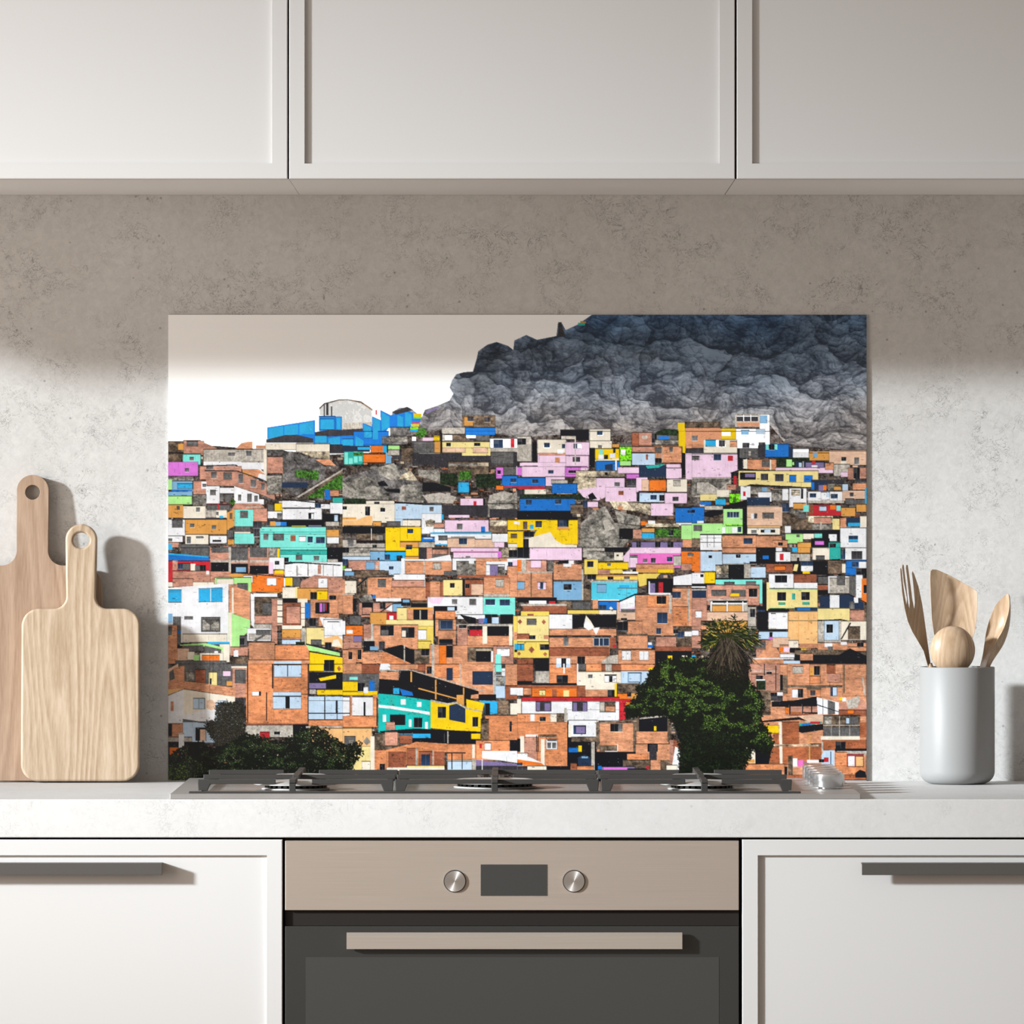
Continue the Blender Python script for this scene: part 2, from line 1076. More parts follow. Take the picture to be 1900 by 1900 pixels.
b 530 430 920 580
z 150,430 270,320 270,560 150,560
g 385 345 470 430
k 160 440 172 510
k 202 405 215 480
k 246 370 258 430
k 130,440 260,325 400,318 540,318 540,326 280,330 140,450
u 312 515 360 555
k 310 512 325 555
w 365 555 640 590
G 180,560 240,520 310,510 340,600 200,620
r 180 600 600 760
k 210 600 330 740
k 408 605 465 670
r 215 650 320 730
k 365,730 560,600 640,595 640,605 560,612 380,735
w 470,680 540,620 540,700
M 545 610 660 700
k 640 560 740 640
M 655 570 730 600
k 745 600 980 660
z 760 590 980 610
B 905 370 1095 550
b 950 370 1060 540
Y 1095 350 1305 525
k 1170 390 1220 440
k 1305 345 1330 525
B 1330 350 1530 525
a 1400 400 1530 520
k 1335 398 1380 445
b 1535 330 1815 510
s 1665 345 1755 430
s 1535 510 1815 540
B 1250 302 1810 330
w 925 540 1530 730
p 925,560 1100,545 1060,620 960,610
g 1190 565 1250 620
g 1382 562 1452 625
t 1530 545 1880 740
n 1555 565 1660 628
n 1712 568 1820 632
T 1330 728 1500 780
k 1550 730 1690 830
k 1715 730 1860 830
w 1250 730 1550 780
k 1275,730 1450,770 1450,830 1370,830
k 990 640 1245 690
m 1140 650 1220 690
u 1540 770 1575 825
v 1480 775 1535 830
m 1625 760 1700 830
R 475 705 590 830
w 510 745 555 800
O 300 705 480 840
Y 590 655 810 1020
Y 470 790 990 870
j 810 860 990 1050
b 700 655 985 790
O 700 655 985 680
k 772 678 926 785
s 840 685 852 785
w 815 895 912 1005
k 990 640 1015 970
i 1010 690 1225 970
b 1010 780 1235 970
g 1045 788 1200 900
n 1065 800 1195 890
b 1040 900 1235 1060
k 1050 1000 1200 1040
n 1050 1040 1200 1060
j 810 1020 960 1105
r 230 830 330 1030
s 310 830 350 1000
b 340 840 820 1110
k 412 850 556 962
k 640 872 782 985
c 645 905 690 975
g 420 900 500 960
r 1245 840 1360 1070
s 1240 835 1860 860
b 1360 960 1850 1070
k 1380 855 1520 900
R 1380 890 1520 962
c 1525 860 1575 1050
k 1575 858 1810 965
c 1812 850 1850 1070
k 1265 845 1350 880
j 1860 750 1900 920
b 1855 920 1900 1010
j 1860 1010 1900 1200
l 1870 1050 1900 1115
k 1870 1115 1900 1140
b 0 510 115 730
s 0 495 130 515
c 20 360 150 500
b 0 350 25 500
k 110 560 150 700
g 75 740 200 840
w 0 800 30 950
o 35 850 220 1000
r 10 960 210 1110
w 45 900 110 940
v 120 960 210 1030
k 230 1000 350 1130
s 235 995 350 1020
M 300 1080 390 1120
d 395 1025 460 1125
i 60 1100 220 1250
b 0 1120 150 1267
k 65 1140 105 1220
k 165 1115 205 1220
b 215 1140 780 1267
i 430,1130 750,1267 430,1267
k 430,1110 640,1060 790,1130 790,1267 750,1267 440,1125
s 665 1070 680 1250
k 530,1105 760,1105 760,1115 530,1115
z 780 1110 960 1267
k 860 1110 940 1180
b 945 1060 1200 1267
o 1050 1060 1130 1267
k 1130 1070 1205 1200
b 1200 1070 1640 1267
s 970 1050 1000 1267
z 1360 1090 1640 1240
k 1450 1125 1615 1245
Z 1450 1105 1620 1128
w 1615 1130 1650 1250
r 1640 1070 1860 1267
w 1680 1098 1818 1185
t 1665 1165 1725 1267
@960 1016 5.864
k 0 0 130 110
p 135 0 705 140
s 715 0 950 110
G 760 40 1060 150
k 960 0 1200 50
c 1055 55 1155 145
k 1082 78 1104 98
p 1225 0 1785 75
p 1155,100 1225,20 1225,230 1160,160
H 1225 70 1780 225
p 1225 110 1310 220
g 1228 85 1310 118
g 1370 125 1415 165
d 1455 118 1508 170
n 1630 105 1690 155
b 1295 180 1710 240
O 1295 235 1710 275
y 1530 235 1700 280
s 1700 90 1790 200
o 1785 40 1900 180
d 1785 0 1900 40
g 1855 60 1900 98
r 1785 180 1900 250
o 0 130 40 260
r 100 135 320 265
p 148 138 262 222
s 45 130 100 265
w 0 120 150 135
G 340 150 400 260
b 0 265 390 545
s 0 262 390 280
M 0 372 80 455
p 222 376 315 460
n 250 380 285 455
z 148 280 158 540
k 385 280 393 540
b 395 185 705 355
w 500 180 590 210
w 555 145 618 185
k 420,165 560,135 560,175 420,180
M 395 372 718 580
g 395 360 718 376
k 508 402 592 464
s 705 240 722 580
z 722 440 800 600
j 730 130 880 295
k 765 152 830 215
y 880 160 1210 240
g 978 172 1020 205
r 880 240 1010 300
j 1010 240 1150 285
O 860 295 1520 350
j 860 320 1310 355
k 985 320 1048 352
g 1165 318 1225 350
j 1310,290 1560,285 1500,350 1440,400 1330,430
k 760 292 858 350
w 1150 265 1320 288
J 805 380 1310 575
s 795 360 1310 382
w 805 568 1110 580
M 870 400 970 490
l 1110 410 1220 440
g 1090 440 1350 450
g 1190 450 1194 560
u 885 585 1110 680
n 890 630 970 680
w 1000,665 1020,645 1045,668 1022,685
b 820 570 880 670
j 550 685 890 725
c 890 680 1080 730
k 0 545 430 600
z 430 575 820 680
g 600 590 800 680
w 130 580 320 620
R 345 585 415 620
s 40 615 540 640
B 60 640 540 720
j 40 695 350 745
B 110 725 180 745
Y 0 745 345 1000
g 105 778 208 842
B 5,810 30,782 55,810 30,838
B 265,812 290,785 315,812 290,840
B 0 940 130 1000
k 130 960 200 1000
b 290 955 345 1000
Y 0 1000 340 1030
j 0 1025 345 1205
l 0 1052 75 1118
k 38 1052 44 1118
k 248 1055 345 1118
B 125,1115 157,1078 190,1115 157,1152
B 2,1157 20,1133 42,1157 20,1180
B 282,1162 305,1140 330,1162 305,1185
B 0 1210 175 1267
k 175 1205 345 1267
w 347 732 600 888
k 600 735 1080 870
k 610 800 1040 870
b 350 888 1080 965
c 725,850 750,740 800,800 840,870 800,900
w 740,780 830,870 780,905 725,870
w 820,880 900,870 860,955
k 340 960 1020 970
b 350 975 1010 1267
B 350 1090 1000 1180
g 505 980 560 1072
w 828 980 1005 1075
n 835 992 1000 1070
w 890 990 896 1070
w 935 990 941 1070
B 1010 975 1075 1100
R 1045 1060 1080 1090
w 425 1205 580 1267
k 480 1208 535 1267
k 655 1188 740 1267
s 920,1240 1010,1180 1100,1170 1100,1267 930,1267
a 1085 590 1290 790
p 1110 590 1280 700
w 1120,590 1280,530 1280,640 1140,690
k 1100,590 1280,505 1420,490 1420,500 1285,520 1110,600
k 1285 510 1395 640
g 1130 670 1280 710
k 1130 770 1195 795
b 1290 520 1700 960
i 1415 515 1650 650
k 1518 532 1622 617
n 1522 710 1635 828
n 1515 880 1565 945
k 1410 340 1700 500
R 1540 380 1590 500
v 1440 390 1500 500
w 1430 370 1445 510
w 1440 495 1670 515
s 1650 520 1680 720
w 1700,320 1900,290 1900,410 1700,415
k 1700 410 1900 425
b 1690 440 1900 860
n 1690 485 1780 552
s 1850 450 1880 800
i 1700 640 1860 860
k 1090 815 1208 908
b 1205 800 1360 945
b 1100 950 1420 1110
z 1090 940 1420 965
b 1100 1115 1500 1267
k 1100 1105 1500 1118
w 1140 1122 1238 1228
w 1328 1130 1430 1228
s 1185 1125 1190 1228
s 1375 1130 1380 1228
r 1510 970 1730 1100
z 1730 860 1900 1130
n 1740 920 1815 985
w 1820 910 1900 970
k 1700 900 1750 940
u 1425 1060 1480 1090
w 1425 1035 1465 1060
B 1500 1080 1900 1130
k 1500 1130 1900 1267
y 1640 1180 1690 1225
c 1790 1180 1850 1240
u 1600 1240 1760 1267
h 1760 1200 1900 1267
@1284 1016 5.864
o 0 40 95 260
g 0 65 20 98
w 95 0 330 30
m 95 40 330 260
k 185 88 220 118
b 330 0 700 60
s 330 60 710 190
m 335 70 700 180
k 480 78 530 115
G 270 190 570 340
Z 260 190 400 290
k 400 190 570 340
k 700 0 920 160
u 770 85 840 130
w 912 50 1075 165
R 960 70 1000 140
w 915 0 985 45
O 1155 0 1290 60
l 1095 0 1150 50
s 1075 65 1290 150
k 1145 110 1170 150
c 1315 0 1500 135
g 1352 88 1445 135
T 1500 0 1620 130
w 1670 0 1900 135
d 1740 42 1855 132
n 1620 30 1670 130
k 630 155 1100 180
B 810 180 1100 270
o 900 200 1020 250
m 610 210 805 332
s 570 175 640 335
k 1100 150 1600 300
Y 1100,255 1120,185 1160,185 1145,262
n 1190 150 1320 200
w 1190 195 1320 262
y 1208 262 1288 295
z 1480 140 1640 290
u 1680 140 1790 300
u 1680 140 1900 220
n 1745 160 1815 215
w 1818 158 1900 228
k 1790 228 1900 300
c 1635 180 1675 280
w 0 280 140 405
y 138 265 255 392
k 95 292 130 325
k 0 395 255 430
t 258 345 768 430
t 735 345 768 610
k 258 335 768 348
g 352 378 465 428
g 590 368 700 405
r 165 405 735 630
g 215 465 375 525
g 432 465 585 535
k 622 452 712 540
y 420 500 520 535
r 590 405 735 450
s 165 560 600 580
s 0 455 165 470
r 0 470 165 860
n 5 468 158 550
w 40 690 108 768
w 0 425 150 440
s 200 585 610 700
w 215 585 600 615
k 225 580 600 605
O 225 628 375 700
O 395 628 550 700
w 378 590 392 700
w 550 590 562 700
w 205 590 218 700
a 165 700 610 800
z 100 800 640 930
O 250 800 600 930
s 610 650 700 920
k 635 670 690 760
G 600 860 700 930
k 710 640 830 900
k 770 400 830 680
n 720 680 800 700
w 838 285 1108 445
k 905 305 1038 385
B 1110 290 1358 385
w 1110 385 1370 450
Y 840 460 1370 660
Y 815 380 845 690
e 840 455 1370 466
e 840 650 1370 662
k 930 490 1025 580
k 1192 488 1284 576
f 1090 500 1125 570
f 945 598 1018 626
f 1205 594 1280 624
T 1092 502 1122 568
T 948 600 1014 624
T 1208 596 1276 622
k 1370 310 1500 520
g 1375 320 1485 400
B 1370 410 1500 465
w 1485 310 1720 500
s 1500 330 1720 500
g 1580 310 1668 410
g 1715 315 1790 530
w 1785 300 1860 550
k 1870 280 1900 340
o 1850 340 1900 600
k 1870 410 1900 500
k 1390,530 1710,505 1900,600 1900,610 1710,520 1400,540
n 1395 530 1502 672
w 1502 520 1608 668
n 1608 515 1715 660
n 1715,520 1870,600 1870,700 1715,660
w 1765 545 1812 605
g 1715 590 1770 670
n 1120 655 1365 690
u 1150 660 1290 685
k 830 670 1060 710
w 835 705 1045 890
g 862 715 915 728
s 835 880 920 905
k 730 890 1050 915
m 728 912 1055 1000
k 845 925 880 975
P 840 975 895 1005
Y 1048 700 1370 1052
A 1048 720 1370 1052
Y 1060 690 1720 800
A 1055 700 1720 795
Y 1370 660 1720 800
z 1720 670 1900 830
r 1720 680 1880 820
O 1160 740 1166 1050
O 1270 720 1276 900
s 1370 790 1625 1035
m 1440 800 1600 1010
s 1375 800 1440 1030
k 1465 840 1536 930
k 1370,795 1620,780 1900,840 1900,850 1620,790 1370,805
c 1625 800 1900 1010
z 1700 860 1830 1000
k 1620,1000 1720,820 1735,825 1635,1000
r 700 1010 870 1220
b 700,1220 870,1005 990,1210
b 700 1020 800 1110
g 700 1030 800 1100
a 880 980 1060 1090
w 960 1155 1120 1200
b 960 1060 1300 1160
c 1055 1010 1160 1110
k 1068 1095 1190 1150
o 950 1090 1000 1140
p 1000 1085 1060 1140
y 1190 1085 1245 1135
b 1170 1050 1370 1100
b 1370 1040 1900 1120
w 1445 1045 1530 1085
w 1620 1030 1690 1060
g 1480 1080 1535 1120
k 1800 1040 1870 1110
z 1120 1120 1900 1267
k 1120 1170 1700 1267
b 1180 1160 1320 1230
b 1700 1080 1900 1130
r 0 860 100 1100
w 0 900 75 960
b 100 850 200 910
k 1500,1230 1720,1100 1900,1180 1900,1267 1500,1267
b 660 1215 1000 1267
w 660 1205 1110 1216
m 1000 1235 1180 1267
l 0 1175 40 1215
@312 1232 5.864
g 110 0 870 240
a 0,60 110,0 110,300 0,340
b 60,50 180,20 180,270 0,330 0,220
g 15,90 60,60 75,160 15,190
B 295 60 410 225
G 200 90 290 190
Y 445 90 535 235
k 455 160 475 225
p 597 75 683 135
O 640 190 705 240
c 690 25 860 55
r 700 50 860 370
g 730 65 845 210
b 180,190 180,270 730,360 730,260
A 0,280 180,270 0,340
i 870 0 1150 650
i 850 200 870 640
i 1150 0 1535 650
i 1150 330 1535 655
k 862 0 872 640
k 1522 0 1534 640
k 1132 0 1146 270
k 1068 310 1078 620
m 1155 10 1450 145
k 1155 10 1450 18
k 1298 15 1308 140
w 915 302 990 350
k 990 302 1012 350
m 1142 310 1450 490
k 1142 350 1450 360
k 1278 358 1325 488
B 840 650 1530 662
s 845 665 1360 800
k 1360 660 1530 790
R 1000 740 1105 860
k 1155 740 1220 770
m 1530 355 1900 605
k 1700 360 1712 605
k 1828 405 1846 535
k 1838 540 1844 605
g 1530 400 1900 406
k 1530 535 1900 545
i 1530 608 1900 680
s 1500 680 1900 700
A 1530 700 1900 850
A 1700 850 1900 1000
y 1535 0 1700 80
k 1695 0 1812 85
y 1810 0 1900 100
B 1840,50 1860,22 1885,55 1862,85
k 1535 95 1900 290
y 1640,160 1830,120 1830,160 1660,190
v 1535 210 1720 270
y 1620 280 1900 340
s 1540 275 1610 330
w 0,350 170,280 730,360 730,600 840,660 0,660
c 170,280 730,360 730,420 170,560
m 520 420 830 700
b 28 410 62 515
m 275 375 402 492
g 275 374 402 380
g 396 375 402 492
g 335 375 339 490
a 418,400 480,390 515,430 510,490 470,510 420,480
m 540 400 650 450
d 740 380 835 560
m 160 630 560 860
g 160,625 420,650 420,640 160,600
k 298 695 415 840
a 350 715 410 840
b 0 650 160 800
k 0 655 45 790
s 0 795 260 850
k 0 850 400 1000
o 15 905 215 1025
w 118 755 176 1025
s 110 750 180 770
@636 1232 5.864
b 0 0 210 110
B 210 0 410 170
b 1000 0 1660 380
i 900 0 1280 150
w 415,0 500,0 720,60 400,70
k 490,30 640,65 560,60
b 520 0 900 60
s 970 0 1000 130
k 915 30 970 110
s 1270 0 1285 220
n 1132 48 1200 182
n 1412 82 1635 230
s 1640 0 1670 380
t 1665 0 1730 90
m 1660 115 1770 375
G 1670 130 1760 240
w 1730 45 1815 135
n 1780 60 1810 120
b 1770 0 1900 235
B 1770 240 1900 390
w 1825 262 1900 340
B 820 0 900 80
g 0 110 400 330
y 0 190 165 300
y 0 295 380 345
y 0 300 230 345
t 75 145 165 175
k 165 210 240 300
u 290 185 350 300
w 230 255 280 320
w 0 360 80 608
k 0 535 80 545
g 0 402 330 408
w 100 360 330 565
k 228 415 248 565
i 330 340 385 690
i 0 570 385 690
i 85 350 105 600
k 370 370 382 680
b 400,100 610,80 610,180 400,170
s 400,68 720,60 1560,300 1560,312 720,72 400,80
k 400,165 610,180 640,80 740,75 1480,300 1480,330 1400,340 1380,480 1240,400 1150,440 940,400 780,370 600,340 390,325
k 1480 335 1670 400
O 740 85 755 200
O 1005 175 1022 390
O 1312 260 1326 460
O 830,262 1320,395 1320,410 820,275
l 550 260 620 330
u 620,270 760,310 770,350 650,345
O 1240 340 1320 450
U 390,325 560,340 960,400 960,810 390,760
T 500 360 565 470
w 390,445 540,460 950,525 950,560 800,530 510,490 390,478
w 632 388 688 445
w 808 415 860 470
w 437 553 475 633
w 722 608 752 688
w 898 633 930 713
k 517 553 683 668
k 775 590 868 695
T 520,490 860,545 860,580 520,500
y 960,400 1140,440 1140,720 960,700
y 1140,440 1235,415 1350,480 1520,520 1500,750 1140,720
y 1345,385 1545,430 1520,520 1350,480
s 960,390 1140,430 1240,415 1350,480 1515,515 1515,530 1345,492 1235,430 1140,448 960,410
k 1035 470 1125 590
n 1160,455 1240,435 1338,490 1338,645 1160,610
k 1415 580 1475 685
l 1490,400 1685,410 1685,540 1550,560 1545,430 1490,415
k 1550 430 1605 560
z 1690 400 1810 560
c 1825 430 1900 555
i 1550 565 1900 830
z 1505 600 1590 830
k 1818 630 1840 740
k 400,735 800,705 1510,740 1510,750 1100,790 420,750
k 640 750 1450 870
l 610 760 960 810
B 560 770 760 870
y 1400 760 1500 820
s 1142 735 1152 870
g 1105 760 1112 860
z 350 750 620 950
r 470 635 570 720
r 460 740 600 890
i 1450 830 1820 1050
i 1140 870 1450 1050
i 800,850 1140,870 1140,970 700,890
R 1490 870 1515 920
w 1545 860 1615 940
k 1820 830 1900 960
i 320 940 480 1160
i 470,940 700,880 1110,950 1110,970 700,900 480,960
i 480,960 700,900 1110,960 1110,1130 700,1100 480,1150
B 500 960 690 1130
B 700 920 790 1100
B 830 950 980 1110
B 1000 960 1105 1120
s 795 920 815 1110
s 980 940 992 1110
n 858 988 952 1108
Y 700 1105 1110 1165
c 480 1130 1110 1165
c 1140 1045 1410 1170
m 1145 1060 1405 1160
k 1185 970 1195 1150
k 1300 980 1308 1150
k 1110 965 1340 975
s 1410 1040 1450 1165
c 1410 880 1440 1030
w 1520,950 1900,950 1900,1080 1700,1050 1520,1030
v 1450,1045 1900,1090 1900,1170 1450,1170
d 1450 1110 1900 1170
w 1515 1040 1525 1165
Y 0 690 320 1165
A 0 700 320 900
c 305 790 350 1165
g 20 788 140 905
G 70 830 120 900
G 225,845 265,795 305,850 265,890
c 210 1060 300 1165
k 405 1090 460 1165
@960 1232 5.864
B 0 0 175 190
k 190 0 350 80
s 200 80 350 210
i 350 0 650 220
m 425 0 580 40
k 480 0 535 40
w 500 0 518 105
z 430 125 550 210
k 430 130 550 205
g 660 0 750 70
i 750 0 920 80
B 920 0 1130 75
s 960 0 1030 80
i 1130 0 1500 75
y 1430 40 1510 70
Y 665 80 1130 285
c 665 85 1130 285
g 773 118 822 158
w 950 118 1080 200
k 950 116 1080 132
k 1002 135 1038 198
m 1130 75 1435 240
M 1205 95 1350 200
m 1215 105 1340 195
m 1340 200 1430 235
w 650 0 665 280
k 0 190 160 225
B 0 225 160 345
w 0 265 65 345
b 70 260 155 340
o 160 225 650 390
B 165 230 645 270
k 160 210 645 235
Y 240 285 305 345
Y 503 290 565 360
B 380 280 430 360
b 740 285 985 390
B 650 240 740 370
k 985 290 1060 400
y 1060 215 1085 390
z 1085 215 1330 390
o 1090 320 1300 385
k 1200 310 1240 360
O 1240 320 1310 390
R 50 360 1110 410
w 50 405 1110 560
w 545 500 1110 620
w 560 610 865 795
c 0 385 45 545
R 1110,390 1290,390 1180,600 1110,620
o 1180 410 1300 480
d 202 405 372 518
v 210 420 250 510
v 300 430 360 510
d 598 410 766 520
v 610 425 650 515
v 715 425 755 515
z 898 415 1068 525
s 900 420 950 520
b 960 460 1065 520
n 612 670 750 768
v 640 680 740 760
j 0 545 350 640
i 0 545 370 640
w 145 550 190 625
k 245 580 310 625
c 360 545 545 635
s 510 480 540 630
z 430 540 510 630
i 0 635 555 1115
i 80 780 225 1060
r 75 800 215 1050
c 30 790 75 970
w 90 770 225 795
k 0 815 35 960
c 258 820 298 1105
w 318 820 435 932
g 328 825 430 845
g 328 858 370 920
g 382 858 425 920
k 545 640 556 1110
k 208 780 218 960
k 225 780 235 960
z 240 770 430 800
c 556 660 590 860
k 556 800 865 1165
z 590 800 860 850
u 560 910 665 965
y 665 890 705 960
s 805 850 845 1165
k 850 960 1500 1165
b 865 640 1300 960
z 840,640 1290,610 1300,620 860,655
b 1290 730 1650 960
k 1310 580 1640 740
z 1300 570 1325 740
s 1330,590 1690,550 1690,570 1330,605
y 1490 680 1515 730
k 1015 655 1100 740
g 1100 655 1145 740
z 1265 650 1300 960
z 860 650 900 930
b 1290 870 1670 1165
k 1420 870 1530 960
d 1440 880 1520 1050
w 1088 878 1098 950
z 900 890 1085 950
w 955 950 1090 960
i 1195 980 1420 1045
z 1150 1045 1450 1165
z 1635 570 1680 850
z 1560 1050 1700 1165
r 1660 830 1700 1090
B 1700,820 1840,900 1840,1165 1700,1165
v 1770 930 1830 1110
w 1720,900 1780,930 1760,1160 1685,1120
c 1625 1100 1740 1200
n 660,1020 735,990 800,1020 805,1110 665,1110
M 700 1010 770 1030
i 650 1110 830 1165
B 580 1080 650 1165
u 880 1110 920 1150
v 920 1120 1280 1165
P 940 1130 1200 1160
k 1200 1140 1420 1165
R 1405 1110 1435 1145
w 0 970 115 1030
w 0,1020 120,1010 300,1090 300,1110 0,1060
o 0,1040 260,1080 300,1110 0,1090
n 0 1080 60 1110
d 0 1120 110 1165
c 110 1110 320 1165
k 320 1115 560 1165
k 1740,650 1900,700 1900,1200 1840,1200 1840,900 1740,800
k 1500,230 1900,20 1900,650 1700,640 1640,560 1340,560 1180,600 1200,450 1320,420 1350,350
@1284 1232 5.864
I 600 1100 1900 1267
b 620 0 1900 1210
r 630 0 960 300
r 650 110 940 300
s 630 75 920 90
k 700 130 775 190
h 705 175 803 285
w 700 170 800 185
k 815 88 872 115
k 912 20 922 290
k 785 0 795 130
z 680,290 860,290 860,560 720,560
z 960 130 1040 320
k 860 315 935 350
w 930 310 990 375
d 860 350 990 405
k 965 120 990 290
b 1040 0 1280 240
s 1098 28 1208 105
b 1290 0 1400 210
k 1330 25 1392 125
O 1285 40 1330 130
i 1285 130 1400 215
B 1470 10 1560 105
r 1480 110 1620 200
z 1030 235 1640 262
w 1092 275 1210 370
k 1155 275 1210 370
i 1260 270 1400 360
d 1290 290 1345 350
z 1250 262 1410 285
n 1510 255 1580 355
m 1535 258 1578 350
b 1640 0 1900 350
z 1650 0 1665 320
s 1850,150 1870,150 1895,350 1880,350
k 1120,400 1360,355 1370,550 1210,540 1200,470 870,470 870,410
o 1020 470 1200 540
r 1070 460 1370 530
k 1060 450 1075 560
k 1200 440 1215 560
k 1300 450 1312 550
B 1070 545 1380 570
w 1360,365 1600,420 1600,550 1370,550
g 1480,395 1560,420 1560,550 1480,555
k 1424 380 1430 550
k 1360,440 1600,520 1600,528 1360,450
r 1600,430 1840,380 1900,420 1900,520 1620,500
s 1680,400 1820,350 1830,400 1800,480 1700,490
y 1610 365 1640 400
w 1640 370 1680 410
B 1600 500 1900 570
o 1695 500 1765 545
a 1010,580 1370,550 1430,560 1430,640 1250,640 1180,590
k 690,630 1170,580 1260,625 1170,610 690,645
T 1170,650 1420,630 1420,650 1170,680
u 1200,655 1300,640 1300,665 1200,675
R 1290 630 1400 655
k 1170,680 1430,655 1430,720 1200,755 1165,740
I 985 630 1165 870
I 890 700 960 870
I 990 890 1270 1100
I 850 900 960 1080
I 1290 870 1410 1050
c 945,635 980,635 990,1110 960,1110
O 1275 760 1290 1030
k 690 660 780 730
y 780 670 948 755
Z 830 880 1400 900
z 1430 560 1830 800
g 1440 690 1830 800
G 1440 570 1520 660
s 1515 570 1522 800
s 1605 570 1612 800
s 1715 570 1722 800
s 1430 665 1830 675
g 1710 580 1810 660
m 1680 590 1715 650
c 1405 790 1830 830
I 1830 640 1900 800
I 1420 830 1900 940
k 1565 850 1675 925
s 1410 850 1430 960
k 1560 925 1900 955
s 1580 950 1900 990
i 1560 960 1690 1120
i 1560 1110 1900 1210
R 1688 985 1870 1120
w 1700 1005 1775 1115
A 1785 1005 1865 1115
k 1780,1190 1830,1155 1890,1175 1900,1240 1780,1240
m 1410,1000 1440,945 1555,940 1555,1110 1410,1100
n 1510 955 1520 1100
w 1098 1030 1150 1120
H 1155 1050 1215 1120
v 1215 1060 1255 1075
w 1255 1048 1385 1080
R 1440 1020 1490 1070
k 1385 1040 1440 1075
k 1010 1120 1040 1210
z 1050 1000 1100 1210
k 0,0 600,0 640,250 770,400 760,600 640,640 880,850 840,1100 0,1165
h 0,0 400,0 640,250 770,400 760,600 400,600 0,600
w 488 880 508 1150
s 513 885 530 1120
c 548,930 620,905 690,935 692,1085 548,1085
O 560 1040 685 1080
i 540 1090 1010 1165
i 355 1120 468 1165
f 380 1100 440 1130
'''
import numpy as np
PX0, PY0, PW, PH = 312, 584, 1296, 864
SS = 2
PAL = dict(k='14161c', d='37353a', g='62605f', G='8b857c', s='bdb4a8', w='f4f2f3', c='f6ead6', b='d6946e', B='9c5a40',
           r='c48c76', R='c42a34', p='f5d2e8', P='dc78d8', y='fbd014', Y='f6e096', o='ee7a2a', O='e2a050', a='e8bfa2',
           A='f8c080', t='84e8da', T='2fb3a6', l='30b0e6', u='1c74cc', n='22344e', e='b4ee94', E='78d824', f='3c6a24',
           h='1e2c1c', m='c6dcf0', M='80b0d4', z='6e5c4c', Z='c8b79c', v='8474a0', x='6c6866', j='f2d464', J='56cfe8',
           q='dcdad6', H='ee74c4', U='16bfb6', i='e29060', I='b06440')
def rgb(h): return np.array([int(h[q:q+2], 16) for q in (0, 2, 4)], np.float32)/255
def vnoise(rng, W, H, cx, cy, octaves=4, gain=.55):
    out = np.zeros((H, W), np.float32); amp = 1; tot = 0
    for _ in range(octaves):
        gw, gh = int(W/cx)+3, int(H/cy)+3
        g = rng.random((gh, gw)).astype(np.float32)
        xs = np.arange(W)/cx; ys = np.arange(H)/cy
        xi = xs.astype(int); yi = ys.astype(int)
        fx = (xs-xi)[None, :]; fy = (ys-yi)[:, None]
        fx = fx*fx*(3-2*fx); fy = fy*fy*(3-2*fy)
        a = g[yi][:, xi]; b = g[yi][:, xi+1]; c = g[yi+1][:, xi]; d = g[yi+1][:, xi+1]
        out += amp*((a*(1-fx)+b*fx)*(1-fy)+(c*(1-fx)+d*fx)*fy); tot += amp
        amp *= gain; cx = max(cx/2, 1.2); cy = max(cy/2, 1.2)
    return out/tot
